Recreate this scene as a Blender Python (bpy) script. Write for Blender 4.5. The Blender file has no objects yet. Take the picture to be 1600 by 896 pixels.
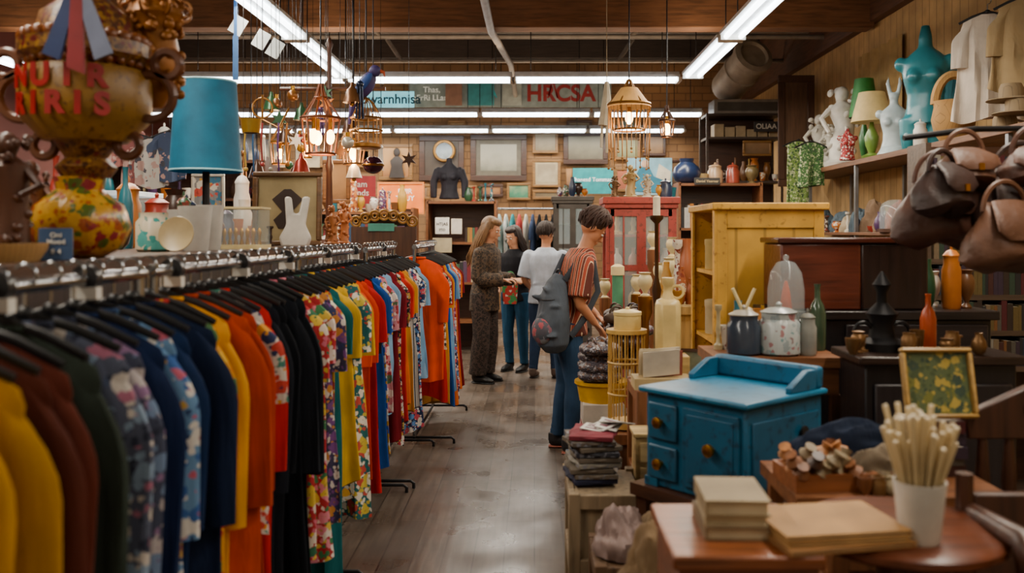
import bpy, math, random, bmesh
from math import pi, sin, cos
from mathutils import Vector, Matrix, Euler, noise as MN
R=random.Random(7)
F=1400.;CX=835.;CY=363.;H=1.55
def W(px,py,d): return Vector(((px-CX)*d/F,d,H-(py-CY)*d/F))
def XX(px,d): return (px-CX)*d/F
def ZZ(py,d): return H-(py-CY)*d/F
def hx(h):
    h=h.lstrip('#');c=[int(h[i:i+2],16)/255 for i in (0,2,4)]
    return tuple((x/12.92 if x<=.04045 else ((x+.055)/1.055)**2.4) for x in c)+(1,)
def mul(c,k): return tuple(min(1,x*k) for x in c[:3])+(1,)
MC={}
def mat(col,rough=.6,metal=0,kind='plain',cols=(),sc=8,emit=0):
    key=(col,rough,metal,kind,tuple(cols),sc,emit)
    if key in MC: return MC[key]
    m=bpy.data.materials.new(kind+'_'+col.strip('#'));m.use_nodes=True;nt=m.node_tree;b=nt.nodes['Principled BSDF']
    N=lambda t:nt.nodes.new('ShaderNode'+t);L=nt.links.new;c=hx(col)
    b.inputs['Roughness'].default_value=rough;b.inputs['Metallic'].default_value=metal
    tc=N('TexCoord');mp=N('Mapping');L(tc.outputs['Object'],mp.inputs[0]);vec=mp.outputs[0]
    def ramp(fac,els,interp='LINEAR'):
        r=N('ValToRGB');r.color_ramp.interpolation=interp;e=r.color_ramp.elements
        while len(e)<len(els): e.new(.5)
        for i,(p,cc) in enumerate(els): e[i].position=p;e[i].color=cc
        L(fac,r.inputs[0]);return r.outputs[0]
    def noise(s,det=3,v=None):
        n=N('TexNoise');n.inputs['Scale'].default_value=s;n.inputs['Detail'].default_value=det;L(v or vec,n.inputs['Vector']);return n.outputs[0]
    def bump(h,st,dist=.01):
        bp=N('Bump');bp.inputs['Strength'].default_value=st;bp.inputs['Distance'].default_value=dist;L(h,bp.inputs['Height']);L(bp.outputs[0],b.inputs['Normal'])
    def creases():
        m2=N('Mapping');L(tc.outputs['Object'],m2.inputs[0]);m2.inputs['Scale'].default_value=(11,11,2.2)
        n=N('TexNoise');n.inputs['Scale'].default_value=1;n.inputs['Detail'].default_value=3;n.inputs['Distortion'].default_value=.6;L(m2.outputs[0],n.inputs['Vector'])
        bump(n.outputs[0],.7,.024);return n.outputs[0]
    def mix(f,a,bb):
        x=N('Mix');x.data_type='RGBA';L(f,x.inputs[0])
        for s,i in((a,6),(bb,7)):
            if isinstance(s,tuple): x.inputs[i].default_value=s
            else: L(s,x.inputs[i])
        return x.outputs[2]
    def dot(v3):
        d=N('VectorMath');d.operation='DOT_PRODUCT';L(vec,d.inputs[0]);d.inputs[1].default_value=v3;return d.outputs['Value']
    def M(op,a,bv=None):
        x=N('Math');x.operation=op;L(a,x.inputs[0])
        if bv is not None:
            if isinstance(bv,(int,float)): x.inputs[1].default_value=bv
            else: L(bv,x.inputs[1])
        return x.outputs[0]
    base=None
    if kind=='emit':
        b.inputs['Base Color'].default_value=c;b.inputs['Emission Color'].default_value=c;b.inputs['Emission Strength'].default_value=emit
        MC[key]=m;return m
    if kind=='glass':
        b.inputs['Base Color'].default_value=c;b.inputs['Alpha'].default_value=.2;b.inputs['Roughness'].default_value=.06
        b.inputs['Specular IOR Level'].default_value=.9;MC[key]=m;return m
    if kind.startswith('wood'):
        g={'z':(9,9,.9),'x':(.9,9,9),'y':(9,.9,9)}[kind[4:] or 'z'];mp.inputs['Scale'].default_value=g
        n=noise(sc*.5,6);n2=noise(1.7,5,tc.outputs['Object']);base=mix(ramp(n2,[(.4,(0,0,0,1)),(.7,(.5,.5,.5,1))]),ramp(n,[(.28,mul(c,.5)),(.5,c),(.75,mul(c,1.35))]),mul(c,.5));bump(n,.2)
    elif kind in('plain','fabric','leather'):
        n=noise(sc,4);base=ramp(n,[(.25,mul(c,.7)),(.75,mul(c,1.18))])
        if kind=='fabric': base=mix(ramp(creases(),[(.35,(.25,.25,.25,1)),(.55,(0,0,0,1))]),base,mul(c,.6));b.inputs['Specular IOR Level'].default_value=.2
        if kind=='leather': bump(noise(18,4),.45,.015)
    elif kind=='scuffed':
        n=noise(sc,6);n2=noise(sc*7,8);base=mix(ramp(n2,[(.57,(0,0,0,1)),(.66,(.8,.8,.8,1))]),ramp(n,[(.25,mul(c,.6)),(.75,mul(c,1.2))]),hx(cols[0]));bump(n2,.1)
    elif kind=='floral':
        k=len(cols);cur=c
        for li,(s_,th) in enumerate(((sc*2.1,.42),(sc,.5))):
            v=N('TexVoronoi');v.inputs['Scale'].default_value=s_
            d=N('TexNoise');d.inputs['Scale'].default_value=s_*1.6;L(vec,d.inputs['Vector'])
            a=N('VectorMath');a.operation='ADD';L(vec,a.inputs[0]);s2=N('VectorMath');s2.operation='SCALE';L(d.outputs['Color'],s2.inputs[0]);s2.inputs['Scale'].default_value=.85/s_
            L(s2.outputs[0],a.inputs[1]);L(a.outputs[0],v.inputs['Vector'])
            se=N('SeparateColor');L(v.outputs['Color'],se.inputs[0])
            pal=ramp(se.outputs[li],[(i/k,hx(q)) for i,q in enumerate(cols)],'CONSTANT')
            mask=ramp(v.outputs['Distance'],[(0,(1,1,1,1)),(th,(0,0,0,1))],'CONSTANT')
            cur=mix(mask,cur,pal)
            if li: cur=mix(ramp(v.outputs['Distance'],[(0,(.8,.8,.8,1)),(.14,(0,0,0,1))],'CONSTANT'),cur,mul(hx(cols[0]),.6))
        base=cur;creases()
    elif kind=='leopard':
        v=N('TexVoronoi');v.inputs['Scale'].default_value=sc;L(vec,v.inputs['Vector'])
        base=ramp(v.outputs['Distance'],[(0,mul(c,.8)),(.28,hx(cols[0])),(.52,c)],'CONSTANT');creases()
    elif kind=='stripe':
        s=M('SINE',M('MULTIPLY',dot((1,1,0)),sc));base=ramp(M('ADD',M('MULTIPLY',s,.5),.5),[(0,c),(.45,hx(cols[0])),(.62,hx(cols[-1]))],'CONSTANT');creases()
    elif kind=='slat':
        s=M('ADD',M('MULTIPLY',M('SINE',M('MULTIPLY',dot((1,1,0)),sc)),.5),.5);n=noise(5,4);n2=noise(.9,5)
        base=mix(ramp(n2,[(.4,(0,0,0,1)),(.7,(.6,.6,.6,1))]),mix(ramp(s,[(.0,(.8,.8,.8,1)),(.05,(0,0,0,1))]),ramp(n,[(.3,mul(c,.75)),(.7,mul(c,1.15))]),mul(c,.4)),mul(c,.5))
    elif kind=='art':
        n=noise(sc,5);z=M('ADD',M('MULTIPLY',dot((0,0,1)),.75),M('MULTIPLY',n,.55))
        k=len(cols);base=ramp(z,[(.15+.6*i/k,hx(q)) for i,q in enumerate(cols)])
    elif kind=='brick':
        br=N('TexBrick');br.inputs['Color1'].default_value=c;br.inputs['Color2'].default_value=mul(c,.75);br.inputs['Mortar'].default_value=mul(c,.35)
        br.inputs['Scale'].default_value=1;br.inputs['Brick Width'].default_value=.3;br.inputs['Row Height'].default_value=.13;br.inputs['Mortar Size'].default_value=.008
        mp.inputs['Rotation'].default_value=(pi/2,0,0);L(vec,br.inputs[0])
        n=noise(1.3,4);base=mix(ramp(n,[(.35,(0,0,0,1)),(.7,(.7,.7,.7,1))]),br.outputs[0],mul(c,.4));bump(br.outputs['Fac'],-.3)
    elif kind=='floor':
        br=N('TexBrick');br.inputs['Color1'].default_value=c;br.inputs['Color2'].default_value=mul(c,.55);br.inputs['Mortar'].default_value=mul(c,.2)
        br.inputs['Scale'].default_value=1;br.inputs['Brick Width'].default_value=1.6;br.inputs['Row Height'].default_value=.145;br.inputs['Mortar Size'].default_value=.004
        mp.inputs['Rotation'].default_value=(0,0,pi/2);L(vec,br.inputs[0])
        m2=N('Mapping');L(tc.outputs['Object'],m2.inputs[0]);m2.inputs['Scale'].default_value=(14,1.1,1)
        n=noise(2,6,m2.outputs[0]);n2=noise(2.2,6,tc.outputs['Object']);n3=noise(2.6,6,tc.outputs['Object'])
        base=mix(ramp(n3,[(.4,(0,0,0,1)),(.75,(.6,.6,.6,1))]),mix(ramp(n,[(.35,(.8,.8,.8,1)),(.6,(0,0,0,1))]),br.outputs[0],mul(c,.4)),mul(c,.5))
        L(ramp(n2,[(.3,(.16,)*3+(1,)),(.7,(.52,)*3+(1,))]),b.inputs['Roughness']);bump(n,.2,.006)
    if isinstance(base,tuple): b.inputs['Base Color'].default_value=base
    else: L(base,b.inputs['Base Color'])
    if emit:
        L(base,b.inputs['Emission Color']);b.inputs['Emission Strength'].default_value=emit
    MC[key]=m;return m
class MB:
    def __init__(s): s.v=[];s.f=[];s.fm=[];s.fs=[];s.k=0;s.T=Matrix()
    def m(s,k): s.k=k;return s
    def add(s,vs,fs,sm=False):
        o=len(s.v);s.v+=[tuple(s.T@Vector(v)) for v in vs]
        for f in fs: s.f.append(tuple(i+o for i in f));s.fm.append(s.k);s.fs.append(sm)
        return s
    def box(s,x0,y0,z0,x1,y1,z1):
        v=[(x,y,z) for z in(z0,z1) for y in(y0,y1) for x in(x0,x1)]
        return s.add(v,[(0,2,3,1),(4,5,7,6),(0,1,5,4),(2,6,7,3),(0,4,6,2),(1,3,7,5)])
    def cb(s,c,d,rot=(0,0,0)):
        M_=Matrix.Translation(Vector(c))@Euler(rot).to_matrix().to_4x4()
        v=[M_@Vector((x*d[0]/2,y*d[1]/2,z*d[2]/2)) for z in(-1,1) for y in(-1,1) for x in(-1,1)]
        return s.add(v,[(0,2,3,1),(4,5,7,6),(0,1,5,4),(2,6,7,3),(0,4,6,2),(1,3,7,5)])
    def lathe(s,prof,c=(0,0,0),n=20,rot=(0,0,0),sx=1,sy=1):
        M_=Matrix.Translation(Vector(c))@Euler(rot).to_matrix().to_4x4();v=[];f=[]
        for r,z in prof:
            for i in range(n): a=2*pi*i/n;v.append(M_@Vector((r*cos(a)*sx,r*sin(a)*sy,z)))
        for j in range(len(prof)-1):
            for i in range(n): i2=(i+1)%n;f.append((j*n+i,j*n+i2,(j+1)*n+i2,(j+1)*n+i))
        f.append(tuple(range(n)));o=(len(prof)-1)*n;f.append(tuple(o+i for i in range(n)))
        return s.add(v,f,True)
    def cyl(s,c,r,h,n=16,rot=(0,0,0)): return s.lathe([(r,0),(r,h)],c,n,rot)
    def tube(s,pts,r,n=8,b=None,side=None):
        pts=[Vector(p) for p in pts];k=len(pts)
        ra=r if isinstance(r,(list,tuple)) else [r]*k;rb=b if b else ra;v=[];f=[]
        prev=Vector(side) if side else None
        for i,p in enumerate(pts):
            t=(pts[min(i+1,k-1)]-pts[max(i-1,0)])
            if t.length<1e-9: t=Vector((0,0,1))
            t.normalize()
            if prev is None: prev=Vector((1,0,0)) if abs(t.x)<.8 else Vector((0,1,0))
            sd=prev-t*prev.dot(t)
            if sd.length<1e-6: sd=t.orthogonal()
            sd.normalize()
            if not side: prev=sd
            u=t.cross(sd)
            for j in range(n): a=2*pi*j/n;v.append(p+sd*cos(a)*ra[i]+u*sin(a)*rb[i])
        for i in range(k-1):
            for j in range(n): j2=(j+1)%n;f.append((i*n+j,i*n+j2,(i+1)*n+j2,(i+1)*n+j))
        f.append(tuple(range(n)));o=(k-1)*n;f.append(tuple(o+j for j in range(n)))
        return s.add(v,f,True)
    def ring(s,c,R_,r,n=20,m=6,rot=(0,0,0),a0=0,a1=2*pi,sy=1):
        M_=Matrix.Translation(Vector(c))@Euler(rot).to_matrix().to_4x4()
        return s.tube([M_@Vector((R_*cos(a0+(a1-a0)*i/n),R_*sy*sin(a0+(a1-a0)*i/n),0)) for i in range(n+1)],r,m)
    def ell(s,c,r,n=12,rot=(0,0,0)):
        if not isinstance(r,(list,tuple)): r=(r,)*3
        M_=Matrix.Translation(Vector(c))@Euler(rot).to_matrix().to_4x4();v=[];f=[];h=n//2+1
        for j in range(1,h):
            t=pi*j/h
            for i in range(n): a=2*pi*i/n;v.append(M_@Vector((r[0]*sin(t)*cos(a),r[1]*sin(t)*sin(a),r[2]*cos(t))))
        q=len(v);v+= [M_@Vector((0,0,r[2])),M_@Vector((0,0,-r[2]))]
        for j in range(h-2):
            for i in range(n): i2=(i+1)%n;f.append((j*n+i,(j+1)*n+i,(j+1)*n+i2,j*n+i2))
        for i in range(n): i2=(i+1)%n;f.append((q,i,i2));f.append((q+1,(h-2)*n+i2,(h-2)*n+i))
        return s.add(v,f,True)
    def poly(s,p,th,c=(0,0,0),rot=(0,0,0)):
        M_=Matrix.Translation(Vector(c))@Euler(rot).to_matrix().to_4x4();n=len(p)
        v=[M_@Vector((x,-th/2,z)) for x,z in p]+[M_@Vector((x,th/2,z)) for x,z in p]
        f=[tuple(range(n)),tuple(range(2*n-1,n-1,-1))]+[(i,(i+1)%n,(i+1)%n+n,i+n) for i in range(n)]
        return s.add(v,f)
def mesh(name,mb,mats):
    me=bpy.data.meshes.new(name);me.from_pydata(mb.v,[],mb.f)
    for m_ in (mats if isinstance(mats,(list,tuple)) else [mats]): me.materials.append(m_)
    me.polygons.foreach_set('material_index',mb.fm);me.polygons.foreach_set('use_smooth',mb.fs)
    bm=bmesh.new();bm.from_mesh(me);bmesh.ops.recalc_face_normals(bm,faces=bm.faces);bm.to_mesh(me);bm.free()
    me.set_sharp_from_angle(angle=.75);me.update();return me
def ob(name,data,loc=(0,0,0),rot=(0,0,0),par=None,bev=0):
    o=bpy.data.objects.new(name,data);bpy.context.scene.collection.objects.link(o);o.location=loc;o.rotation_euler=rot
    if par: o.parent=par
    if bev:
        b=o.modifiers.new('bevel','BEVEL');b.width=bev;b.segments=2;b.limit_method='ANGLE'
    return o
def T(name,label,cat,loc=(0,0,0),rz=0,mb=None,mats=None,group=None,bev=0,rot=None,me=None,kind=None):
    d=me or (mesh(name,mb,mats) if mb else None)
    o=ob(name,d,loc,rot or (0,0,rz),None,bev if d else 0)
    if d is None: o.empty_display_size=.1
    o['label']=label;o['category']=cat
    if group: o['group']=group
    if kind: o['kind']=kind
    return o
def P(par,name,mb,mats,label=None,bev=0,loc=(0,0,0),rot=(0,0,0),me=None):
    o=ob(name,me or mesh(name,mb,mats),loc,rot,par,bev)
    if label:o['label']=label
    return o
def fuse(name,mb,mats,vox,it=3):
    o=ob('tmp',mesh(name,mb,mats));r=o.modifiers.new('r','REMESH');r.mode='VOXEL';r.voxel_size=vox;r.use_smooth_shade=True
    s=o.modifiers.new('s','SMOOTH');s.iterations=it;s.factor=.5
    dg=bpy.context.evaluated_depsgraph_get();me=bpy.data.meshes.new_from_object(o.evaluated_get(dg));old=o.data
    bpy.data.objects.remove(o);bpy.data.meshes.remove(old);me.name=name;me.materials.clear();me.materials.append(mats)
    me.polygons.foreach_set('material_index',[0]*len(me.polygons));me.polygons.foreach_set('use_smooth',[True]*len(me.polygons));me.update();return me
def text(par,txt,loc,size,m,rot=(pi/2,0,0),ext=.002,sx=1,name='lettering',fat=.012):
    cu=bpy.data.curves.new('t','FONT');cu.body=txt;cu.size=size;cu.extrude=ext;cu.align_x='CENTER';cu.align_y='CENTER';cu.offset=size*fat
    o=ob('t',cu);dg=bpy.context.evaluated_depsgraph_get();me=bpy.data.meshes.new_from_object(o.evaluated_get(dg))
    bpy.data.objects.remove(o);me.materials.clear();me.materials.append(m)
    q=ob(name,me,loc,rot,par);q.scale=(sx,1,1);return q
# ------------ common materials
CH=mat('#a9acb0',.25,1,sc=3);BRASS=mat('#b8862e',.3,1,sc=6);BLK=mat('#121214',.45);DKW=mat('#432617',.4,kind='wood');MDW=mat('#7c4c2a',.5,kind='wood')
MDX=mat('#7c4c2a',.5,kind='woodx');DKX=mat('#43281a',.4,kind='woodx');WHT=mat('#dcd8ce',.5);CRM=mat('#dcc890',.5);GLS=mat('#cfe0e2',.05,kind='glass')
IRON=mat('#1c1b1d',.5,.6);GOLDW=mat('#8a6328',.4,.5);PAPER=mat('#dcd2be',.8);TUBE=mat('#f4fbff',.3,kind='emit',emit=12);WARM=mat('#ffb45c',.3,kind='emit',emit=26)
# ------------ people
def hand(mb,w,d,nrm,sg,curl=.5):
    w=Vector(w);d=Vector(d).normalized();n=Vector(nrm);n=(n-d*n.dot(d)).normalized();a=d.cross(n)*sg
    mb.tube([w-d*.02,w+d*.02,w+d*.06,w+d*.09],[.024,.034,.04,.036],10,[.02,.015,.015,.012],side=a)
    for i,L in enumerate((.072,.08,.075,.058)):
        p=w+d*.085+a*(.03-.02*i);pts=[p-d*.015,p];ang=0
        for k in range(3):
            ang+=curl*(.6 if k==0 else 1);p=p+(d*cos(ang)+n*sin(ang))*L*(.42,.32,.26)[k];pts.append(p)
        mb.tube(pts,[.0095,.0095,.009,.0085,.006],8)
    p=w+d*.02+a*.03;mb.tube([p-a*.01,p+a*.022+d*.022+n*.008,p+a*.03+d*.05+n*.02,p+a*.026+d*.072+n*.03],[.012,.0115,.010,.007],8)
def person(label,loc,rz,s,ln,hd,pitch,yaw,armL,armR,skin,shirt,pants,shoe,hairm,hair='short',sleeve=.55,legs=None,shirtz=.9,handn=((0,0,-1),(0,0,-1)),flare=0,curl=.6,loose=0):
    def fy(z): t=max(0,min(1,(z-.92)/.5));return -ln*t
    TS=[(.84,.12,.085),(.93,.165,.115),(1.03,.138,.1),(1.16,.15,.108),(1.28,.172,.115),(1.37,.168,.1),(1.42,.1,.075),(1.46,.058,.058)]
    legs=legs or {1:[(.09,0,.9),(.1,-.015,.49),(.1,.03,.09)],-1:[(-.09,0,.9),(-.1,-.015,.49),(-.1,.03,.09)]}
    hc=Vector((0,-hd,1.6));HM=Matrix.Translation(hc)@Euler((pitch,0,yaw)).to_matrix().to_4x4()
    arms={1:[Vector(p) for p in armL],-1:[Vector(p) for p in armR]}
    def torso(mb,o,z0=0):
        pts=[(x,a,b) for x,a,b in TS if x>=z0];mb.tube([(0,fy(z),z) for z,a,b in pts],[a+o for z,a,b in pts],18,[b+o for z,a,b in pts],side=(1,0,0))
    def leg(mb,o,q,z1=1,fl=0,wr=0):
        h,k,a=[Vector(p) for p in legs[q]];pts=[h+Vector((0,0,.04)),h.lerp(k,.35),h.lerp(k,.7),k,k.lerp(a,.35),k.lerp(a,.7),a]
        rr=[.092,.084,.066,.056,.055,.043,.036];mb.tube(pts,[x+o+fl*i/6 for i,x in enumerate(rr)],14)
        if wr:
            for t in(.82,.9,.97): mb.ell(k.lerp(a,t),(.05+o*.6,.052+o*.6,.014),12)
    def arm(mb,o,q,fr=1,fl=0):
        a,e,w=arms[q];sh=a.lerp(e,-.12);pts=[sh,a.lerp(e,.15),a.lerp(e,.5),a.lerp(e,.9),e.lerp(w,.15),e.lerp(w,.5),w];rr=[.05,.052,.046,.039,.038,.034,.025]
        k=max(2,round(fr*7));mb.tube(pts[:k],[x+o+fl*i/k for i,x in enumerate(rr[:k])],12);mb.ell(a,.052+o)
    mb=MB();torso(mb,0);mb.tube([(0,fy(1.4),1.38),(0,-hd*.75-ln*.1,1.5),hc+Vector((0,.015,-.03))],[.06,.052,.052],12)
    for q in(1,-1):
        leg(mb,0,q);arm(mb,0,q);a=Vector(legs[q][2]);mb.tube([a+Vector((0,.03,-.03)),a+Vector((0,-.06,-.05)),a+Vector((0,-.16,-.062))],[.035,.04,.03],10,[.03,.028,.015])
        ar=arms[q];hand(mb,ar[2],ar[2]-ar[1],handn[0 if q>0 else 1],q,curl)
    mb.T=HM;mb.ell((0,.012,.03),(.076,.094,.1),16);mb.ell((0,-.03,-.03),(.06,.06,.083),14);mb.ell((0,-.06,-.093),(.03,.028,.022));mb.ell((0,-.078,.022),(.05,.016,.012))
    mb.tube([(0,-.085,.012),(0,-.1,-.012),(0,-.112,-.03),(0,-.09,-.04)],[.007,.01,.014,.008]);mb.ell((0,-.089,-.06),(.024,.012,.007));mb.ell((0,-.088,-.072),(.02,.012,.007))
    for q in(1,-1): mb.ell((q*.077,.01,-.008),(.01,.02,.03))
    body=T('person',label,'person',loc,rz,me=fuse('person_body',mb,skin,.0075,2));body.scale=(s,)*3
    for q in(1,-1):
        e=MB();e.T=HM;e.ell((q*.029,-.081,.003),(.014,.011,.009));e.m(1).ell((q*.029,-.091,.002),(.006,.003,.006),8);P(body,'eye',e,[WHT,BLK])
        e=MB();e.T=HM;e.tube([(q*.016,-.089,.024),(q*.03,-.09,.029),(q*.046,-.082,.024)],[.003,.004,.002],6);P(body,'eyebrow',e,hairm)
    c=MB();torso(c,.016+loose,shirtz)
    c.tube([(0,fy(.95),1.02),(0,0,.93),(0,.0,min(shirtz,.84))],[.152+loose,.182+loose,.19+loose],18,[.122+loose,.135+loose,.145+loose],side=(1,0,0))
    if loose:
        for z,yy in((1.0,-.1),(1.08,.1),(.93,.06),(1.15,-.09)): c.ell((0,fy(z)+yy,z),(.13,.03,.02),12,(.3,.2,0))
    for q in(1,-1): arm(c,.014+loose,q,sleeve,.03)
    P(body,'shirt',None,None,me=fuse('shirt',c,shirt,.012,2))
    c=MB();c.tube([(0,0,.8),(0,0,.9),(0,fy(1.0),1.0)],[.13,.168,.15],18,[.1,.118,.112],side=(1,0,0))
    for q in(1,-1): leg(c,.012,q,fl=flare,wr=1)
    P(body,'trousers',None,None,me=fuse('trousers',c,pants,.011,1))
    for q in(1,-1):
        a=Vector(legs[q][2]);c=MB();c.tube([a+Vector((0,.055,-.03)),a+Vector((0,.03,-.035)),a+Vector((0,-.05,-.045)),a+Vector((0,-.13,-.055)),a+Vector((0,-.185,-.062))],[.02,.04,.047,.045,.02],14,[.03,.045,.04,.028,.014],side=(1,0,0))
        c.tube([a+Vector((0,.02,.02)),a+Vector((0,.02,-.04))],[.045,.045],12)
        sh=P(body,'shoe',None,None,me=fuse('shoe',c,shoe,.009,2))
        so=MB();so.tube([a+Vector((0,.062,-.08)),a+Vector((0,.03,-.08)),a+Vector((0,-.06,-.08)),a+Vector((0,-.13,-.08)),a+Vector((0,-.19,-.08))],[.022,.038,.046,.046,.02],14,[.01]*5,side=(1,0,0));P(sh,'sole',so,mat('#8a4a38') if hair=='man' else BLK)
    c=MB();c.T=HM
    if hair in('man','grey'):
        vol=1.07 if hair=='man' else 1.0
        c.ell((0,.026,.047),(.083*vol,.092*vol,.094*vol),16)
        rr=random.Random(3)
        for i in range(230):
            t=rr.uniform(0,2*pi);fr=sin(t);umax=(1.15 if fr<-.3 else (1.55 if fr<.2 else 2.1))*rr.uniform(.78,1.06);pts=[]
            u0=rr.uniform(.0,.6);tw=rr.uniform(-.6,.6);k=rr.uniform(1.0,1.15)*vol
            for j in range(5):
                u=u0+(umax-u0)*j/4;tt=t+tw*j/4;kk=k+(.07 if j==3 else 0)+(.04*sin(i) if j==4 else 0);pts.append((sin(u)*cos(tt)*.086*kk,.016+sin(u)*sin(tt)*.101*kk,.038+cos(u)*.104*kk))
            c.tube(pts,[.007,.010,.010,.007,.002],6)
        P(body,'hair',c,hairm)
    else:
        c.ell((0,.03,.04),(.09,.098,.1),16);c.ell((0,-.02,.09),(.075,.07,.045),14)
        rr=random.Random(5);L=.42 if hair=='long' else .27
        for i in range(110):
            t=rr.uniform(-.35,pi+.35);x=cos(t)*.084;y=.02+sin(t)*.085
            l=L*rr.uniform(.75,1.05)
            pts=[(x*.5,y*.4,.12),(x*.95,y*.9,.07),(x*1.1,y*1.1,-.02),(x*1.15+rr.uniform(-.015,.015),y*1.2+.01,-.02-l*.4),(x*1.05+rr.uniform(-.025,.025),y*1.1+.02+rr.uniform(-.02,.02),-.02-l*.75),(x*.9+rr.uniform(-.03,.03),y+.02,-.02-l)]
            c.tube(pts,[.009,.011,.012,.011,.009,.002],6)
        P(body,'hair',c,hairm)
    return body
JEAN=mat('#2a4360',.85,kind='fabric');SK=mat('#b87c58',.55,sc=4);SK2=mat('#c48c6a',.55,sc=4)
MX=XX(885,6.35)
man=person('person in rust striped shirt and jeans with head bowed',(MX,6.35,0),1.62,.985,.11,.19,.72,.1,
 [(.19,-.1,1.36),(.22,-.1,1.1),(.13,-.24,.96)],[(-.19,-.1,1.36),(-.24,-.06,1.09),(-.17,-.19,.93)],SK,mat('#9a3c22',.8,kind='stripe',cols=('#e0c6a2','#5a2418'),sc=150),JEAN,mat('#1c1c20',.6),
 mat('#351c10',.7,sc=40),'man',.62,legs={1:[(.09,0,.9),(.1,.0,.48),(.11,.06,.09)],-1:[(-.09,0,.9),(-.1,-.05,.49),(-.1,-.02,.09)]},handn=((0,0,-1),(0,0,-1)),curl=.6,loose=.012,shirtz=.86)
w1=person('person with long brown hair in leopard print outfit, looking down',(XX(757,9.27),9.27,0),1.15,.985,.03,.08,.35,.05,
 [(.165,-.03,1.35),(.2,-.02,1.08),(.1,-.27,1.08)],[(-.165,-.03,1.35),(-.2,-.02,1.08),(-.1,-.27,1.08)],SK2,mat('#4e3c2a',.8,kind='leopard',cols=('#0e0b09',),sc=40),mat('#40312a',.8,kind='leopard',cols=('#0e0b09',),sc=40),BLK,
 mat('#7a5a38',.55,kind='wood',sc=20),'long',.95,shirtz=.75,flare=.045,curl=.7,loose=.006)
w2=person('person with dark hair in black t-shirt and jeans',(XX(806,10.0),10.0,0),-.5,.935,.03,.06,.3,-.2,
 [(.165,-.03,1.35),(.2,-.02,1.08),(.12,-.25,1.1)],[(-.165,-.03,1.35),(-.2,-.04,1.08),(-.1,-.26,1.0)],SK2,mat('#1b1c22',.8,kind='fabric'),mat('#1f4a68',.8,kind='fabric'),BLK,mat('#22130e',.5,kind='wood',sc=20),'mid',.5,curl=.7)
m2=person('person seen from behind in pale t-shirt and dark jeans',(XX(852,9.5),9.5,0),2.9,.95,.02,.05,.15,-.3,
 [(.19,-.02,1.36),(.25,-.0,1.1),(.2,-.2,.98)],[(-.19,-.02,1.36),(-.25,-.0,1.1),(-.2,-.2,.98)],SK,mat('#b9c3d2',.8,kind='fabric'),mat('#283a56',.85,kind='fabric'),mat('#5c4a40'),mat('#2e221c',.7,sc=40),'grey',.55,
 legs={1:[(.09,0,.9),(.11,-.01,.49),(.14,.0,.09)],-1:[(-.09,0,.9),(-.1,-.05,.49),(-.1,-.06,.09)]},curl=.6,loose=.01)
# backpack
b=MB();b.tube([(0,.02,-.0),(0,0,.05),(0,0,.2),(0,.01,.36),(0,.03,.46),(0,.05,.52)],[.1,.135,.145,.125,.09,.04],20,[.06,.1,.105,.085,.06,.03],side=(1,0,0));b.ell((0,-.06,.16),(.11,.06,.12),16)
for i in range(7): b.ell((.1*sin(i*2.1),-.05+.02*cos(i*3),.06+.06*i),(.05,.05,.018),10,(.3*sin(i),.4*cos(i),0))
bp=T('backpack','grey canvas backpack with pink floral pocket worn on the back','backpack',(XX(864,6.12),6.14,.74),-1.0)
P(bp,'bag_body',None,None,me=fuse('bag_body',b,mat('#4c545e',.8,kind='fabric'),.012,1))
b=MB();b.ell((0,-.08,.14),(.105,.065,.1),16);P(bp,'front_pocket',b,mat('#4c4a54',.8,kind='floral',cols=('#a04a54','#7a4f5a','#464d57','#7a7f86'),sc=16))
for q in(1,-1):
    b=MB();b.tube([(q*.07,.05,.48),(q*.1,.16,.64),(q*.1,.27,.6),(q*.1,.31,.4),(q*.1,.2,.22),(q*.1,.08,.1)],[.007]*6,8,[.024]*6);P(bp,'strap',b,mat('#3c424a',.8,kind='fabric'))
P(bp,'zip',MB().ring((0,-.0,.36),.11,.004,rot=(.15,0,0),a0=pi,a1=2*pi,sy=.75),IRON);P(bp,'carry_loop',MB().ring((0,.05,.52),.03,.007,rot=(pi/2,0,0)),BLK)
b=MB();b.poly([(-.07,0),(.07,0),(.085,.2),(.05,.29),(-.05,.29),(-.085,.2)],.05);b.m(1).ring((0,0,.3),.045,.006,rot=(pi/2,0,0))
T('shopping_bag','small green, white and red patterned bag held in hand','bag',(XX(797,9.6),9.6,.78),0,b,[mat('#c8382e',.6,kind='floral',cols=('#3f9a55','#e8e4da','#c8382e'),sc=12),mat('#3f9a55')],bev=.012)
def torso_form(name,label,cat,loc,s,m,neck=True,legs=False,extra=None,rz=0):
    b=MB();pr=[(.88,.165,.12),(1.0,.13,.1),(1.1,.125,.095),(1.22,.155,.12),(1.33,.165,.1),(1.39,.11,.075),(1.44,.05,.05),(1.52,.045,.045)]
    z0=.7 if legs else .84
    b.tube([(0,0,z-z0) for z,a,c in pr],[a for z,a,c in pr],18,[c for z,a,c in pr],side=(1,0,0))
    for q in(1,-1): b.ell((q*.165,0,1.33-z0),(.05,.05,.055));b.ell((q*.065,-.09,1.22-z0),(.055,.05,.055))
    if legs:
        for q in(1,-1): b.tube([(q*.085,0,.92-z0),(q*.09,-.01,.8-z0),(q*.09,0,0)],[.1,.085,.07],14)
    if extra: extra(b,z0)
    me=fuse(name,b,m,.013,3);o=T(name,label,cat,loc,rz,me=me);o.scale=(s,)*3;return o
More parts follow.
